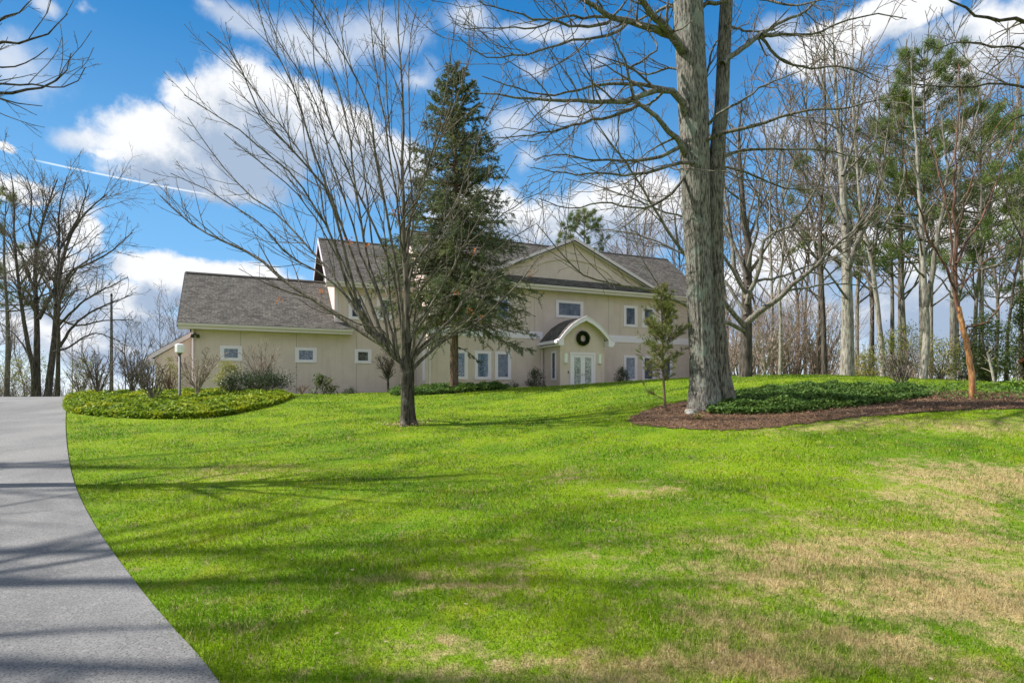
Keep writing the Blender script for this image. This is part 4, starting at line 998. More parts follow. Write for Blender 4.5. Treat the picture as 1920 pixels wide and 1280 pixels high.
# a second shade tree beyond the left edge, over the driveway, and one nearer still: their shadows lie on drive and lawn
def shade_tree(x, d, seed, label, h=13, r=.22, n=18):
    rng = np.random.default_rng(seed); b = np.array([x, d, float(gz(x, d))]); t = thing('maple_tree', label, 'tree', b)
    p = crom(b+np.array([[0, 0, -.1], [.05, 0, h*.3], [-.1, .1, h*.65], [.1, 0, h]]), 16); rr = np.linspace(r, .04, 16)
    tube_mesh('trunk', [(p[None], rr[None], 10)], M_wood_grey, t, b)
    P1, R1 = grow(rng, p[None], rr[None], n=n, t0=.28, t1=.98, ang=58, ang_sd=10, lf=.5, lmin=2, lmax=h*.5, K=9, up=.35, wob=.1, rf=.55, rtip=.02, taper=.5)
    P2, R2 = grow(rng, P1, R1, per_m=.8, t0=.25, ang=42, lf=.45, lmin=.7, lmax=2.4, K=6, up=.2, wob=.12, rf=.55, rtip=.008)
    P3, R3 = grow(rng, P2, R2, per_m=1.0, t0=.2, ang=42, lf=.45, lmin=.3, lmax=1.1, K=4, up=.15, wob=.12, rf=.7, rtip=.008)
    tube_mesh('crown', [(P1, R1, 6), (P2, R2, 4), (P3, R3, 3)], M_twig, t, b)
shade_tree(-21, 6.9, 41, 'tall bare tree beyond the left edge, its shadow crossing the driveway', 24, .46, 13)
shade_tree(-14, 5.5, 44, 'bare tree beyond the left edge nearest the drive, its forked shadow on the asphalt', 17, .3, 12)
shade_tree(-13, 3.9, 42, 'near bare tree beyond the left edge shading the bottom of the driveway', 15, .26, 11)
shade_tree(-27, 12.5, 43, 'farther tall bare tree beyond the left edge, its shadow across the middle of the lawn', 25, .45, 18)

# ------------------------------------------------------------------ evergreens
def spruce():
    rng = np.random.default_rng(404); d = 29.0
    b = P(851, 735, d); t = thing('spruce_tree', 'tall dark conical spruce with bare lower trunk in front of the house', 'tree', b)
    H = (735-118)/FPX*d
    tp = crom(np.array([b+[0, 0, -.3], b+[.02, 0, 3], P(853, 440, d), P(855, 118, d)]), 22); tr = np.array([.21*(1-k/21)**.8+.015 for k in range(22)])
    ridged('trunk', tp, tr, M_spruce_bark, t, b, rng, 16, 40, .06, .2, .3, 3)
    Bp, Br, Bl = [], [], []
    zs = np.concatenate([np.linspace(3.2, H-.25, 66), ]); 
    for z in zs:
        f = (z-3.0)/(H-3.0)
        Lm = 4.6*(1-f)**.73*(1.0 if z > 4.5 else .85)+.12
        n = 6 if z > 4 else 3
        for k in range(n):
            a = rng.uniform(0, 2*np.pi); L = Lm*rng.uniform(.74, 1.03)
            s = np.linspace(0, 1, 9); droop = -.50*(1-f)-.06+.30*f
            zz = L*(s*(.25*f+.02)+droop*s*s*.9+.13*(1-f)*s**4)
            p = np.interp(z, tp[:, 2]-b[2], tp[:, 0]), b[1], b[2]+z
            aa = a+rng.normal(0, .06, 9).cumsum()*.4
            q = np.stack([p[0]+np.cos(aa)*L*s, p[1]+np.sin(aa)*L*s, p[2]+zz], 1)
            Bp.append(q); Br.append(np.linspace(.012+.008*L, .008, 9)); Bl.append(L)
    for pl, dz in ((((851,575),(880,592),(925,612),(965,622),(1000,628)), -.8), (((851,600),(880,610),(930,632),(972,650),(993,655)), -1.2), (((851,560),(900,560),(950,572),(985,590)), -.5), (((851,530),(920,528),(975,540),(1010,548)),-.6), (((851,650),(862,652),(880,662),(897,678)), -.3), (((851,600),(800,610),(740,640)), -.8), (((851,630),(815,640),(770,672)),-.5), (((851,570),(790,575),(720,590)),-1)):
        q, r = limb(pl, 1.0, .4, d, d+dz, 9); Bp.append(q); Br.append(r); Bl.append(2)
    P1, R1 = np.array(Bp), np.array(Br)
    tube_mesh('branches', [(P1, R1, 4)], M_spruce_bark, t, b)
    P2, R2 = grow(rng, P1, R1, per_m=8.5, t0=.12, t1=1, ang=52, ang_sd=13, lf=.22, lmin=.16, lmax=.62, K=4, up=-.35, wob=.08, rf=1, rtip=.012, taper=.35, plane=.5)
    # needle clad shoots: bottle brushes
    C, D = [], []
    for (PP, per) in ((P1, 62), (P2, 40)):
        N, K, _ = PP.shape; tt = rng.uniform(.25 if PP is P1 else 0, 1, (N, per)); x = tt*(K-1); i = np.minimum(x.astype(int), K-2); f = (x-i)[..., None]
        I = np.arange(N)[:, None]
        p = PP[I, i]*(1-f)+PP[I, i+1]*f; T = unit(PP[I, i+1]-PP[I, i])
        dd = unit(T*.7+rng.normal(0, .55, p.shape)); C.append(p.reshape(-1, 3)); D.append(dd.reshape(-1, 3))
    C = np.concatenate(C); D = np.concatenate(D)
    print('spruce needles', len(C))
    blade_mesh('needles', C, D, rng.uniform(.07, .15, len(C)), .026, M_spruce, t, rng=rng, origin=b)
spruce()
def pine(name, label, px, py_base, d, py_top, r_px, crown, seed, L0=4.0, nb=34, tufts=1.0, lean=0, mats=None, group=None, gaps=0.0, need=.2):
    """white pine: bare lower trunk, level boughs with tufts of long needles"""
    rng = np.random.default_rng(seed); mats = mats or (M_wood_grey, M_pine)
    b = P(px, py_base, d); t = thing(name, label, 'tree', b, group)
    top = P(px+lean, py_top, d); H = top[2]-b[2]
    tp = crom(np.array([b, b+(top-b)*.35+[rng.normal(0, .1), 0, 0], b+(top-b)*.7+[rng.normal(0, .15), 0, 0], top]), 18); tr = np.linspace(1, .12, 18)*r_px*d/FPX
    tube_mesh('trunk', [(tp[None], tr[None], 9)], mats[0], t, b)
    Bp, Br = [], []
    for z in np.linspace(crown[0]*H, H*.99, nb):
        f = (z/H-crown[0])/(1-crown[0])
        if rng.uniform() < gaps: continue
        for k in range(3):
            L = L0*((1-f)**.6*(.55+.45*np.sin(min(1, f*3+.35)*np.pi/2))+.08)*rng.uniform(.5, 1.1); a = rng.uniform(0, 6.28)
            s = np.linspace(0, 1, 8); o = np.array([np.interp(z, tp[:, 2]-b[2], tp[:, 0]), b[1], b[2]+z])
            Bp.append(o+np.stack([np.cos(a)*L*s, np.sin(a)*L*s, L*(s*(.08+.5*f)+.12*s*s)], 1)+rng.normal(0, .04, (8, 3))*s[:, None]); Br.append(np.linspace(.02+.012*L, .012, 8))
    P1, R1 = np.array(Bp), np.array(Br)
    P2, R2 = grow(rng, P1, R1, per_m=2.4, t0=.4, t1=1, ang=45, lf=.3, lmin=.25, lmax=1.1, K=4, up=.3, wob=.1, rf=.7, rtip=.01, plane=.5)
    tube_mesh('branches', [(P1, R1, 5), (P2, R2, 3)], mats[0], t, b)
    n = int(85*tufts); T = unit(P2[:, -1]-P2[:, 0])
    tips = np.concatenate([P2[:, -1], P2[:, 2], P1[:, -1]]); TT = np.concatenate([T, T, unit(P1[:, -1]-P1[:, -2])])
    C = np.repeat(tips, n, 0)+rng.normal(0, .11, (len(tips)*n, 3)); D = unit(np.repeat(TT, n, 0)*.6+rng.normal(0, .6, C.shape)+[0, 0, .15])
    blade_mesh('needles', C, D, rng.uniform(.6, 1.2, len(C))*need, .012+.0004*d, mats[1], t, rng=rng, origin=b)
    return t
pine('pine_tree', 'tall pine with bright green tufted crown among the bare trees on the right', 1732, 715, 34, 95, 6.5, (.36, 1), 501, 4.6, 32, gaps=.1, tufts=1.25)
pine('pine_tree', 'slim pine with pale trunk and thin level boughs at the right edge', 1840, 720, 30, 210, 5, (.42, 1), 502, 3.6, 20, gaps=.5)
pine('pine_tree', 'pine with sparse grey green boughs behind the pale forked trunk', 1672, 715, 42, 190, 4.2, (.38, 1), 503, 4.2, 18, gaps=.55)
pine('pine_tree', 'far pine showing over the house roof between gable and big trunk', 1096, 700, 62, 400, 4.5, (.5, 1), 504, 4.0, 20, tufts=.7, need=.3)
pine('pine_tree', 'pine at the left edge, its dark green crown behind the several stemmed tree', 12, 750, 47, 365, 5, (.4, 1), 505, 4.0, 20, gaps=.5)
pine('pine_tree', 'thin pine with dark trunk in the wood left of the pale forked trunk', 1538, 705, 40, 280, 4.6, (.45, 1), 506, 3.4, 12, gaps=.55)
pine('pine_tree', 'pine standing beyond the right edge with green boughs reaching in', 1950, 715, 36, 240, 6, (.3, 1), 507, 4.6, 22, gaps=.45)
def young_pine():
    rng = np.random.default_rng(510); b = hit(1246, 768); d = b[1]
    t = thing('pine_sapling', 'slim young pine with feathery yellow green needles in the mulch bed', 'tree', b)
    tp, tr = limb(((1247,770),(1245,730),(1243,680),(1241,620),(1240,560),(1240,535)), 3.0, .7, d, d, 16)
    tube_mesh('trunk', [(tp[None], tr[None], 8)], M_spruce_bark, t, b)
    Bp, Br = [], []
    for i in range(110):
        f = rng.uniform(0, 1); y = 718-f*180; xw = np.interp(y, (535, 560, 600, 650, 690, 718), (3, 18, 34, 45, 42, 28)); 
        if f < .02: continue
        a = rng.uniform(0, 6.28); L = xw*d/FPX*rng.uniform(.55, 1.15); s = np.linspace(0, 1, 7)
        o = P(np.interp(y, (535, 770), (1240, 1247)), y, d)
        Bp.append(o+np.stack([np.cos(a)*L*s, np.sin(a)*L*s, L*(s*.35+.25*s*s)], 1)); Br.append(np.linspace(.009, .004, 7))
    q, r = limb(((1245,748),(1232,742),(1218,735),(1208,722)), .8, .4, d, d-.2, 7); Bp.append(q); Br.append(r)
    P1, R1 = np.array(Bp), np.array(Br)
    P2, R2 = grow(rng, P1, R1, per_m=14, t0=.12, t1=1, ang=40, lf=.35, lmin=.06, lmax=.22, K=3, up=.4, wob=.1, rf=.8, rtip=.004)
    tube_mesh('branches', [(P1, R1, 5), (P2, R2, 3)], M_spruce_bark, t, b)
    C = np.concatenate([np.repeat(P2[:, k], 9, 0) for k in (1, 2)]+[np.repeat(P1[:, -1], 20, 0)]); T = np.concatenate([np.repeat(unit(P2[:, 2]-P2[:, 0]), 9, 0)]*2+[np.repeat(unit(P1[:, -1]-P1[:, -2]), 20, 0)])
    D = unit(T*.9+rng.normal(0, .5, C.shape))
    blade_mesh('needles', C, D, rng.uniform(.06, .14, len(C)), .013, M_pine_young, t, rng=rng, origin=b)
young_pine()
#@@PART4
# ------------------------------------------------------------------ wood on the right, tree by tree
wood = (M_wood_pale, M_wood_grey, M_twig)
def wt(label, d, stems, branches, mats, seed, name='bare_tree', dens=(2.0, 2.5, 2.4), rt=.0088, lm=(3.8, 1.8, .9), group=None, lfs=(.3, .45, .45)):
    b = P(stems[0][0][0][0], stems[0][0][0][1], d)
    return traced_tree(name, label, 'tree', b, stems, branches, mats, seed, dens, (.4, .25, .12), rt=rt, lm=lm, group=group, lfs=lfs)
wt('tall pale barked bare tree with thick straight trunk in the wood', 27.0,
   [(((1588,716),(1588,690),(1589,590),(1587,476),(1584,420),(1579,330),(1571,230),(1565,130),(1560,45)), 13.0, .8, .5)],
   [(((1589,505),(1602,465),(1618,437),(1640,380),(1658,300),(1668,210)), 6, .7, -1), (((1584,420),(1560,360),(1535,300),(1510,210)), 3.5, .7, 1.5), (((1580,330),(1600,260),(1612,180),(1620,90)), 3.5, .7, 0),
    (((1588,560),(1560,520),(1520,470),(1495,430)), 2.4, .6, -1), (((1572,240),(1550,180),(1535,110),(1525,50)), 3, .6, .5), (((1587,470),(1620,430),(1680,400)), 2.4, .6, 2)], wood, 601)
wt('slender straight dark trunked bare tree reaching high above the wood', 33.0,
   [(((1546,712),(1546,690),(1542,560),(1537,420),(1546,300),(1547,164),(1544,25)), 5.4, .7, .5)],
   [(((1541,500),(1500,440),(1470,400)), 2.2, .6, 1), (((1545,300),(1515,220),(1500,140)), 2.2, .6, 0), (((1546,260),(1580,190),(1590,110)), 2.2, .6, 1), (((1540,430),(1570,380),(1600,340)), 2, .6, -1), (((1547,180),(1525,120),(1520,60)), 1.8, .6, 1)], (M_wood_dark, M_wood_dark, M_twig), 602)
wt('curved pale trunked bare tree leaning left in the wood', 29.0,
   [(((1656,716),(1655,700),(1653,645),(1643,560),(1635,490),(1624,448),(1617,420),(1606,300),(1598,180),(1600,110)), 5.4, .7, .5)],
   [(((1630,470),(1660,420),(1690,350),(1700,280)), 2.6, .6, 1), (((1618,420),(1590,360),(1560,320)), 2.4, .6, -1), (((1610,340),(1640,260),(1650,180)), 2.4, .6, 0), (((1640,540),(1600,500),(1570,490)), 2, .6, 1.5)], wood, 603)
wt('bare tree whose pale trunk forks in two above the shrubs', 24.5,
   [(((1731,722),(1732,711),(1736,617),(1735,565),(1731,504),(1727,420),(1720,300),(1712,200),(1708,110)), 7.6, .7, 1)],
   [(((1736,575),(1740,553),(1747,518),(1753,476),(1761,420),(1775,330),(1768,250),(1760,170)), 5.8, .7, -.5), (((1729,450),(1700,400),(1660,350),(1640,290)), 2.6, .6, 1), (((1757,440),(1790,390),(1830,340),(1850,280)), 2.6, .6, -1),
    (((1724,340),(1690,260),(1670,180)), 2.6, .6, 0), (((1773,330),(1800,260),(1810,180)), 2.6, .6, 0), (((1733,520),(1690,470),(1672,440)), 2.2, .6, -1.5)], wood, 604)
wt('grey trunked bare tree standing just behind the copper trunk', 30.0,
   [(((1785,722),(1785,712),(1787,617),(1787,546),(1790,490),(1796,380),(1800,280),(1796,150)), 6.8, .7, .5)],
   [(((1788,500),(1820,440),(1850,370),(1860,300)), 2.6, .6, 1), (((1794,400),(1765,340),(1745,280)), 2.6, .6, -1), (((1798,300),(1830,220),(1840,150)), 2.4, .6, 0), (((1787,560),(1760,520),(1730,500)), 2, .6, 0)], (M_wood_grey, M_wood_grey, M_twig), 605)
wt('thin dark bare tree leaning right near the right edge', 27.0,
   [(((1886,720),(1890,631),(1899,546),(1916,448),(1930,350),(1938,250)), 3.2, .6, .5)], [(((1903,520),(1870,460),(1850,400)), 1.6, .5, 1), (((1916,448),(1890,390),(1880,320)), 1.6, .5, 0), (((1895,580),(1925,540),(1960,520)), 1.6, .5, 0)], (M_wood_dark, M_wood_dark, M_twig), 606)
wt('thin dark straight trunk between the two pale trunks of the wood', 38.0,
   [(((1636,716),(1636,640),(1637,520),(1646,420),(1650,300),(1648,180)), 3.6, .6, 0)], [(((1640,480),(1660,420),(1672,360)), 1.6, .5, 1), (((1648,400),(1630,330),(1622,260)), 1.6, .5, 0), (((1650,300),(1668,230),(1676,160)), 1.6, .5, 1)], (M_wood_dark, M_wood_dark, M_twig), 607)
wt('slim pale bare tree between dark maple and thick pale trunk', 36.0,
   [(((1462,714),(1464,640),(1462,540),(1470,430),(1466,320),(1475,220)), 3.6, .6, 0)], [(((1464,560),(1490,490),(1505,420)), 1.8, .5, 1), (((1468,440),(1440,370),(1425,300)), 1.8, .5, 0), (((1467,380),(1490,300),(1500,230)), 1.8, .5, 1)], wood, 608)
# leaning dead stick
b = P(1866, 728, 21.0); t = thing('dead_trunk', 'pale leaning dead stem among the evergreen shrubs on the right', 'dead tree', b)
p, r = limb(((1867,730),(1861,700),(1855,675),(1851,660)), 2.8, 1.6, 21.0, 21.2, 8)
tube_mesh('trunk', [(p[None], r[None], 8)], M_wood_pale, t, b)
p2, r2 = grow(np.random.default_rng(4), p[None], r[None], n=5, t0=.4, ang=50, lf=.5, K=4, rtip=.006); tube_mesh('twigs', [(p2, r2, 4)], M_twig_pale, t, b)

# farther trees: four kinds, copied
def proto_tree(H, r, seed, nb=26, mats=(M_wood_grey, M_twig), fork=False, spread=.42):
    rng = np.random.default_rng(seed)
    t = thing('bare_tree', 'x', 'tree', (0, 0, 0))
    p = crom(np.array([[0, 0, -.5], [rng.normal(0, .15), rng.normal(0, .15), H*.3], [rng.normal(0, .4), rng.normal(0, .4), H*.65], [rng.normal(0, .6), rng.normal(0, .6), H]]), 16); rr = np.linspace(r, .02, 16)
    tube_mesh('trunk', [(p[None], rr[None], 8)], mats[0], t, (0, 0, 0))
    P1, R1 = grow(rng, p[None], rr[None], n=nb, t0=.25, t1=.98, ang=42, ang_sd=10, lf=spread, lmin=1, lmax=H*.45, K=8, up=.5, wob=.1, rf=.55, rtip=.012, taper=.55)
    P2, R2 = grow(rng, P1, R1, per_m=1.9, t0=.2, ang=40, lf=.42, lmin=.6, lmax=2.4, K=6, up=.3, wob=.12, rf=.6, rtip=.011)
    P3, R3 = grow(rng, P2, R2, per_m=2.0, t0=.2, ang=40, lf=.5, lmin=.35, lmax=1.2, K=4, up=.2, wob=.12, rf=.8, rtip=.0095)
    tube_mesh('crown', [(P1, R1, 5), (P2, R2, 3), (P3, R3, 3)], mats[1], t, (0, 0, 0))
    return t
def dup(root, loc, rz, sc, label, group):
    r = root.copy(); COL.objects.link(r); r.location = loc; r.rotation_euler = (0, 0, rz); r.scale = sc; r['label'] = label; r['group'] = group
    for ch in root.children:
        c = ch.copy(); COL.objects.link(c); c.parent = r
    return r
protos = [proto_tree(15, .10, 701), proto_tree(13, .085, 702, 26), proto_tree(17, .12, 703, 22, (M_wood_pale, M_twig)), proto_tree(11, .07, 704, 30, (M_wood_grey, M_twig_brown), spread=.5)]
used = set()
def far_tree(k, px, d, py_top, rz, label, group, zb=None):
    x = (px-960)/FPX*d; zb = float(gz(x, d)) if zb is None else zb
    H = (15, 13, 17, 11)[k]; s = (EYE+(HZ-py_top)/FPX*d-zb)/H
    pr = protos[k]
    if k not in used:
        used.add(k); pr.location = (x, d, zb); pr.rotation_euler = (0, 0, rz); pr.scale = (s, s, s); pr['label'] = label; pr['group'] = group; return
    dup(pr, (x, d, zb), rz, (s, s, s), label, group)
rgf = np.random.default_rng(77)
far_specs = [(px, d, top, 'bare tree deep in the wood right of the house, one of many alike', 'bare trees deep in the wood') for px, d, top in
    [(1365,44,330),(1420,52,300),(1448,40,210),(1490,47,170),(1510,58,250),(1528,42,110),(1606,50,140),(1625,44,120),(1690,48,120),(1703,40,90),(1745,52,150),(1805,50,170),(1826,42,130),(1862,46,190),(1912,44,140),(1945,50,160)]]
far_specs += [(px, d, top, 'bare tree standing behind the house, only its crown above the roof', 'bare trees behind the house') for px, d, top in [(1010,68,400),(1150,64,385),(1195,70,360),(1235,62,350),(1268,66,330),(1330,60,320),(960,74,420)]]
far_specs += [(px, d, top, 'distant bare tree low on the left beyond the driveway crest', 'distant bare trees on the left') for px, d, top in [(-30,60,470),(12,64,560),(45,70,590),(135,66,600),(170,72,610),(235,70,585),(262,64,590),(300,74,560),(322,68,575),(345,76,590),(-80,56,430)]]
for i, (px, d, top, lb, gr) in enumerate(far_specs):
    far_tree(i % 4, px, d, top, rgf.uniform(0, 6.28), lb, gr)

# brush that reads as one mass under the far trees
def thicket(name, label, specs, m, seed, n_each=1):
    rng = np.random.default_rng(seed); A, B = [], []
    for (px0, px1, d0, d1, h0, h1, n) in specs:
        for _ in range(n):
            d = rng.uniform(d0, d1); px = rng.uniform(px0, px1); x = (px-960)/FPX*d; h = rng.uniform(h0, h1); z = float(gz(x, d))
            for k in range(3):
                e = np.array([rng.normal(0, .28), rng.normal(0, .28), 1.0])*h
                A.append(crom(np.array([[x, d, z-.1], [x, d, z]+e*.5+rng.normal(0, .1, 3), [x, d, z]+e]), 7)); B.append(np.linspace(.02+.004*h, .008, 7))
    P1, R1 = np.array(A), np.array(B)
    P2, R2 = grow(rng, P1, R1, per_m=2.2, t0=.15, ang=42, lf=.42, lmin=.4, lmax=1.5, K=5, up=.3, wob=.12, rf=.6, rtip=.009)
    P3, R3 = grow(rng, P2, R2, per_m=2.4, t0=.15, ang=42, lf=.5, lmin=.25, lmax=.8, K=4, up=.2, wob=.12, rf=.8, rtip=.008)
    o = tube_mesh(name, [(P1, R1, 4), (P2, R2, 3), (P3, R3, 3)], m, None, None)
    return tag(o, label, 'brush', kind='stuff')
thicket('brush', 'tangled brown leafless brush below the trees of the wood', [(1345,1560,38,46,2.2,5.8,74), (1500,1720,44,54,1.2,3.8,56), (1640,1960,38,50,1.5,4.0,48), (1010,1290,62,70,4,9,26)], M_drybrush, 801)
thicket('brush', 'low tangle of grey brush beyond the driveway crest', [(-60,330,50,66,1.6,3.6,75), (-60,120,46,54,1.5,3.2,30)], M_twig, 802)

# ------------------------------------------------------------------ bare shrubs
def bare_shrub(name, label, px, py, wpx, top, seed, mats=M_twig, nst=7, d=None, r=.016, dens=(5.5, 6.5, 6), fine=.0095, cat='shrub', lean=.75, trunk=0):
    rng = np.random.default_rng(seed); b = hit(px, py) if d is None else gpt(px, d)
    d = b[1]; H = (py-top)/FPX*d if d is None else EYE+(HZ-top)/FPX*d-b[2]; W = wpx/FPX*d/2
    t = thing(name, label, cat, b); A, B = [], []
    z0 = trunk*H
    nst = int(nst*1.7)
    for k in range(nst):
        a = 2*np.pi*k/nst+rng.normal(0, .4); sp = rng.uniform(.35, 1.0)*W
        e = np.array([np.cos(a)*sp, np.sin(a)*sp, H*rng.uniform(.72, 1.0)])
        A.append(crom(np.array([b+[0, 0, -.05], b+[rng.normal(0, .03), rng.normal(0, .03), z0+.05*H], b+e*[lean*.6, lean*.6, .5]+[0, 0, z0*.3]+rng.normal(0, .05, 3), b+e]), 9)); B.append(np.linspace(r*1.35*rng.uniform(.8, 1.3), fine, 9))
    P1, R1 = np.array(A), np.array(B)
    tube_mesh('stems', [(P1, R1, 6)], mats, t, b)
    P2, R2 = grow(rng, P1, R1, per_m=dens[0], t0=.3, ang=38, lf=.34, lmin=.15, lmax=.8, K=6, up=.25, wob=.12, rf=.6, rtip=fine)
    P3, R3 = grow(rng, P2, R2, per_m=dens[1], t0=.2, ang=40, lf=.45, lmin=.1, lmax=.4, K=4, up=.15, wob=.14, rf=.8, rtip=fine*.85)
    tube_mesh('twigs', [(P2, R2, 4), (P3, R3, 3)], mats, t, b)
    return t
bare_shrub('bare_shrub', 'dark leafless many stemmed shrub at the left end of the planted bed', 183, 748, 78, 655, 901, M_twig, 9, r=.022)
bare_shrub('bare_shrub', 'dark leafless shrub between the grey pole and the lamp post', 248, 746, 66, 640, 902, M_twig, 8, r=.022)
bare_shrub('bare_shrub', 'short leafless shrub nearest the lawn left of the lamp post', 286, 762, 62, 672, 903, M_twig, 9, r=.014)
bare_shrub('bare_shrub', 'tan leafless shrub with curved stems just right of the lamp post', 371, 750, 92, 655, 904, M_twig_pale, 8, r=.026, trunk=.12)
bare_shrub('bare_shrub', 'pale pinkish leafless vase shaped shrub in front of the first wing window', 489, 741, 74, 648, 905, M_twig_pale, 9, r=.022, trunk=.2)
bare_shrub('bare_shrub', 'reddish low twiggy shrub behind the lamp post', 318, 742, 50, 690, 906, M_twig_brown, 8, d=27.5)
bare_shrub('bare_sapling', 'small leafless sapling against the wing wall left of the tree trunk', 727, 737, 52, 655, 907, M_wood_dark, 11, d=31.5, r=.02, lean=.5, cat='sapling', trunk=.22)
bare_shrub('bare_shrub', 'tiny leafless twigs at the foot of the wing wall', 566, 740, 34, 722, 908, M_twig_brown, 7, d=31, r=.008)
bare_shrub('bare_shrub', 'leafless wide shrub behind the dark ground cover on the right', 1690, 745, 84, 655, 909, M_twig, 9, d=18.2, r=.014, lean=1.0)
bare_shrub('bare_shrub', 'pale leafless fan shaped shrub right of the dark maple trunk', 1434, 712, 64, 600, 910, M_twig_pale, 8, d=29, r=.03)
bare_shrub('bare_shrub', 'leafless twiggy shrub under the three trees by the driveway', 150, 748, 60, 690, 911, M_twig, 8, d=33, r=.02)
bare_shrub('bare_shrub', 'leafless shrub left of the lean-to eave', 268, 742, 46, 672, 912, M_twig, 8, d=30, r=.02)

# ------------------------------------------------------------------ leafy shrubs
def bush(name, label, px, d, py, wpx, top, m, n, size, seed, shape='dome', cat='shrub', asp=.45, core=.35, depth=1.0, ww=None):
    """a leafy shrub: stems, then leaves in clumps spread through an uneven crown"""
    rng = np.random.default_rng(seed); b = gpt(px, d); W = wpx/FPX*d/2; H = EYE+(HZ-top)/FPX*d-b[2]
    t = thing(name, label, cat, b)
    nc = max(14, n//45); th = rng.uniform(0, 6.28, nc); u = rng.uniform(0, 1, nc)**.5; h = rng.uniform(.08, 1, nc)
    if shape == 'dome': rad = np.sqrt(np.clip(1-(h*.98)**2.2, .02, 1))
    elif shape == 'cone': rad = (1-h)**.75+.06
    elif shape == 'flat': rad = np.ones(nc); h = h*.5+.5*rng.uniform(.6, 1, nc)
    else: rad = np.sqrt(np.clip(1-((h-.5)*2)**2, .05, 1))
    cc = b+np.stack([np.cos(th)*u*rad*W, np.sin(th)*u*rad*W*depth, h*H], 1)*rng.uniform(.86, 1.08, (nc, 1))
    A = np.stack([crom(np.array([b+[rng.normal(0, W*.12), rng.normal(0, W*.12), -.03], b*.55+c*.45+[0, 0, H*.06], c]), 6) for c in cc[:max(8, nc//2)]]); B = np.tile(np.linspace(.014, .005, 6), (len(A), 1))
    tube_mesh('stems', [(A, B, 4)], M_twig, t, b)
    per = n//nc; cs = W*.20+.06
    C = np.repeat(cc, per, 0)+rng.normal(0, cs*.55, (nc*per, 3)); C[:, 2] = np.maximum(C[:, 2], b[2]+.02)
    a, bb = rot_frames(rng, len(C), .95)
    leaf_mesh('leaves', C, a, bb, size*rng.uniform(.7, 1.35, len(C)), size*asp*rng.uniform(.8, 1.2, len(C)), m, t, b)
    return t
bush('leafy_shrub', 'rounded yellow green leafy shrub below the first wing window', 428, 28.5, 735, 62, 678, M_gold, 1700, .10, 921)
bush('evergreen_shrub', 'wide dark low evergreen shrub with layered branches by the wing wall', 492, 28.2, 738, 104, 698, M_holly, 6000, .085, 922, 'flat')
bush('evergreen_shrub', 'small dark evergreen shrub at the front of the planted bed', 432, 25.6, 742, 46, 706, M_holly, 2400, .07, 923)
bush('olive_shrub', 'olive coloured thinly leaved shrub under the lean-to roof edge', 322, 29.5, 740, 56, 676, M_olive, 1100, .085, 924, 'ball')
bush('olive_shrub', 'tall olive brown thinly leaved shrub left of the grey pole', 156, 37, 745, 56, 672, M_olive, 1500, .10, 925, 'ball')
bush('broadleaf_shrub', 'broad leaved green shrub between the second and third wing windows', 605, 31.2, 738, 54, 706, M_bush, 700, .16, 926)
bush('evergreen_shrub', 'tiny rounded green shrub at the foot of the wing wall', 656, 32.2, 738, 26, 729, M_holly, 900, .06, 927)
bush('evergreen_shrub', 'brownish low rounded shrub under the second tall window', 934, 35.0, 730, 22, 715, M_drybrush, 700, .07, 928)
bush('evergreen_shrub', 'low dark spreading shrub under the third tall window', 962, 35.6, 730, 28, 718, M_holly, 700, .07, 929)
bush('holly_shrub', 'dark rounded holly shrub left of the porch', 1004, 36.2, 728, 42, 695, M_holly, 2200, .085, 930)
bush('holly_shrub', 'dark rounded holly shrub right of the porch', 1167, 38.6, 722, 32, 692, M_holly, 1800, .085, 931)
bush('evergreen_shrub', 'big dark evergreen shrub behind the leaning dead stem', 1852, 24.0, 735, 92, 592, M_bush, 6500, .10, 932, 'ball')
bush('evergreen_shrub', 'tall evergreen shrub cut by the right edge of the picture', 1925, 25.0, 735, 90, 545, M_bush, 7000, .10, 933, 'cone')
bush('evergreen_shrub', 'dark evergreen shrub low behind the copper trunk', 1818, 27.0, 735, 56, 640, M_holly, 3200, .09, 934, 'ball')
bush('leafing_shrub', 'yellow green budding shrub between thick pale trunk and curved trunk', 1625, 30.0, 715, 66, 660, M_olive, 1900, .09, 935)
bush('leafing_shrub', 'yellow green budding shrub behind the wide leafless shrub', 1690, 27.0, 715, 96, 615, M_olive, 3000, .09, 936, 'ball')
bush('leafing_shrub', 'green budding shrub right of the forked pale trunk', 1762, 26.0, 715, 70, 632, M_olive, 2600, .085, 937, 'ball')
bush('evergreen_shrub', 'thin olive evergreen beside the driveway trees at the left edge', 22, 48, 748, 90, 668, M_olive, 2600, .13, 938, 'ball')
bush('evergreen_shrub', 'green shrub behind the stems of the driveway trees', 66, 52, 748, 70, 655, M_olive, 2200, .14, 939, 'ball')
bush('leafy_plant', 'bright green leafy plant at the right edge by the mulch', 1912, 18.6, 742, 56, 719, M_fresh, 1300, .10, 940)
bush('leafy_plant', 'bright green leafy plant just right of the copper trunk', 1866, 19.4, 742, 46, 725, M_fresh, 900, .09, 941)
hw = hit(1307, 785); bush('leafy_plant', 'tiny yellow green weed beside the pale rock', 1307, hw[1], 785, 12, 777, M_gold, 90, .05, 942)

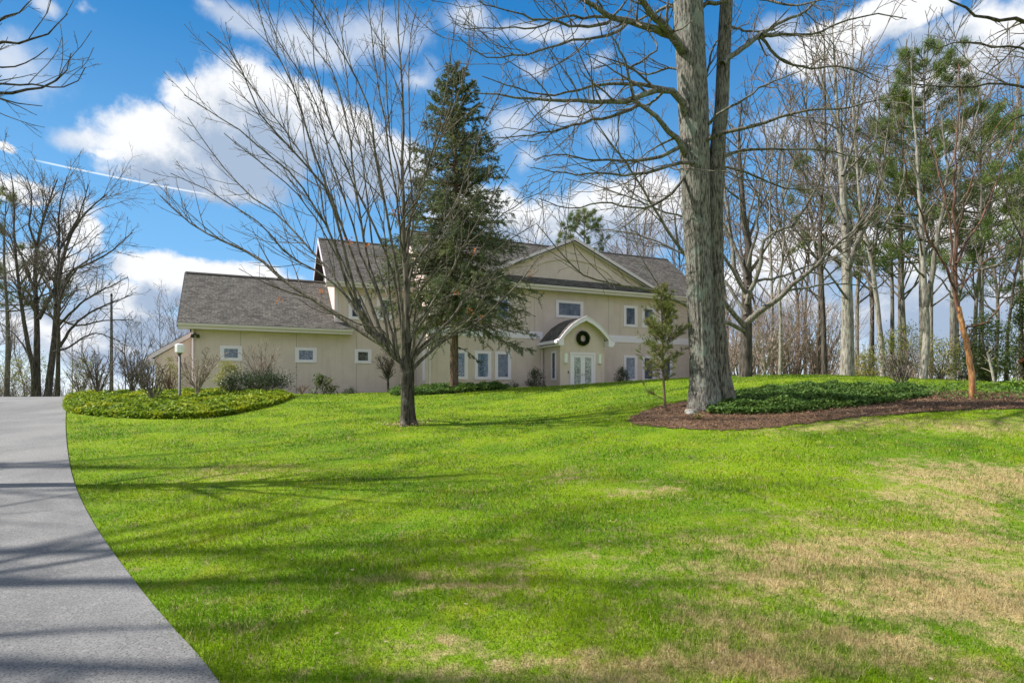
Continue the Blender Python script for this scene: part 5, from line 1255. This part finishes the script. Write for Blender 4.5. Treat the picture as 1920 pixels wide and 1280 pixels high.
# ------------------------------------------------------------------ lamp post, pole, rock, shed
b = hit(337, 755); d = b[1]; k = d/FPX
t = thing('lamp_post', 'slim grey lamp post with white square lantern in the planted bed', 'lamp post', b)
top = EYE+(HZ-663)*k-b[2]
M_post = flat('grey_post_paint', (.085, .092, .105), .5, .4, .12, 7)
MB().tube([(0, 0, -.05), (0, 0, .35), (0, 0, .36), (0, 0, top)], [.055, .055, .043, .043], 12).build('post', M_post, t, True)
MB().tube([(0, 0, top-.02), (0, 0, top+.03)], [.06, .10], 12).build('collar', M_post, t)
hl = (663-646)*k; rl = 8.6*k
MB().tube([(0, 0, top+.03), (0, 0, top+.06), (0, 0, top+hl*.8), (0, 0, top+hl)], [rl*.80, rl*.97, rl*1.0, rl*.96], 8).build('lantern', M_lampglass, t)
MB().tube([(0, 0, top+hl), (0, 0, top+hl+.03)], [rl*.9, rl*.5], 14).build('cap', M_white, t)
b = gpt(209, 46); b[2] -= .2; H = EYE+(HZ-556)/FPX*46-b[2]
t = thing('utility_pole', 'thin weathered grey pole standing between bare shrubs on the left', 'pole', b)
MB().tube([(0, 0, 0), (0, 0, H*.33), (0, 0, H)], [.15, .13, .075], 10).build('pole', M_wood_grey, t, True)
MB().tube([(0, 0, H), (0, 0, H+.06), (0, 0, H+.2), (0, 0, H+.26)], [.04, .09, .08, .03], 8).build('insulator', M_dark, t, True)
def rock(name, label, px, py, w, h, seed, m):
    rng = np.random.default_rng(seed); b = hit(px, py); k = b[1]/FPX
    import bmesh
    bm = bmesh.new(); bmesh.ops.create_icosphere(bm, subdivisions=4, radius=1)
    ph = rng.uniform(0, 6, (9, 3)); fr = rng.uniform(1, 4, (9, 3))
    for v in bm.verts:
        c = np.array(v.co); f = 1+.09*sum(math.sin(fr[i]@c+ph[i, 0]) for i in range(9))/2
        v.co = (v.co.x*f*w*k/2, v.co.y*f*w*k*.38, max(v.co.z*f, -.3)*h*k)
    me = bpy.data.meshes.new(name); bm.to_mesh(me); bm.free(); me.materials.append(m)
    for p in me.polygons: p.use_smooth = True
    o = bpy.data.objects.new(name, me); o.location = b+np.array([0, 0, .02]); link(o); tag(o, label, 'rock'); return o
M_rock = mat('pale_rock', lambda t, b, pos, tcn: (t.put(b.inputs['Base Color'], t.mix(t.ramp(t.noise(pos, 14, 5), .35, .65), (.16, .155, .13), (.36, .35, .32))), bump(t, b, t.noise(pos, 30, 4), .6, .02)), .9, .2)
rock('rock', 'pale grey rock on the mulch at the foot of the big trunk', 1297, 776, 24, 8.5, 31, M_rock)
sx = gpt(2026, 23.0); sx[2] -= .45
t = thing('shed', 'small red roofed shed behind the evergreen shrubs at the right edge', 'shed', sx, rz=-R_(42))
M_redroof = flat('red_roof', (.42, .07, .05), .6, .3, .15, 5); M_shedwall = flat('brown_shed_boards', (.11, .07, .05), .85, .2, .3, 6)
MB().prism([(-1.5, -.3), (1.5, -.3), (1.5, 1.55), (0, 2.5), (-1.5, 1.55)], 0, 2.6, 'y').build('wall', M_shedwall, t)
zr = EYE+(HZ-648)/FPX*27-sx[2]
MB().slab([(-1.85, 2.8, 1.42), (-1.85, -.25, 1.42), (0, -.25, 2.6), (0, 2.8, 2.6)], .09).slab([(1.85, -.25, 1.42), (1.85, 2.8, 1.42), (.003, 2.8, 2.6), (.003, -.25, 2.6)], .09).build('roof', M_redroof, t)
MB().box(-.45, .45, -.05, -.004, -.2, 1.6).build('door', M_dark, t)
# dead leaves and twigs lying about on the lawn
rng = np.random.default_rng(990); n = 110
dd = np.exp(rng.uniform(math.log(3.0), math.log(26), n)); xx = dd*rng.uniform(-.75, .9, n)
kp = ~inpoly(xx, dd, drive_poly)
for pl in (left_bed, mid_bed, right_bed): kp &= ~inpoly(xx, dd, pl)
xx, dd = xx[kp], dd[kp]; n = len(xx); a, b_ = rot_frames(rng, n, .5)
tag(leaf_mesh('fallen_leaves', np.column_stack([xx, dd, gz(xx, dd)+.035]), a, b_, rng.uniform(.02, .06, n), rng.uniform(.01, .022, n), flat('bleached_leaf', (.30, .235, .16), .8, .1, .5, 14)), 'pale dead leaves and twigs scattered thinly over the lawn', 'leaf litter', kind='stuff')
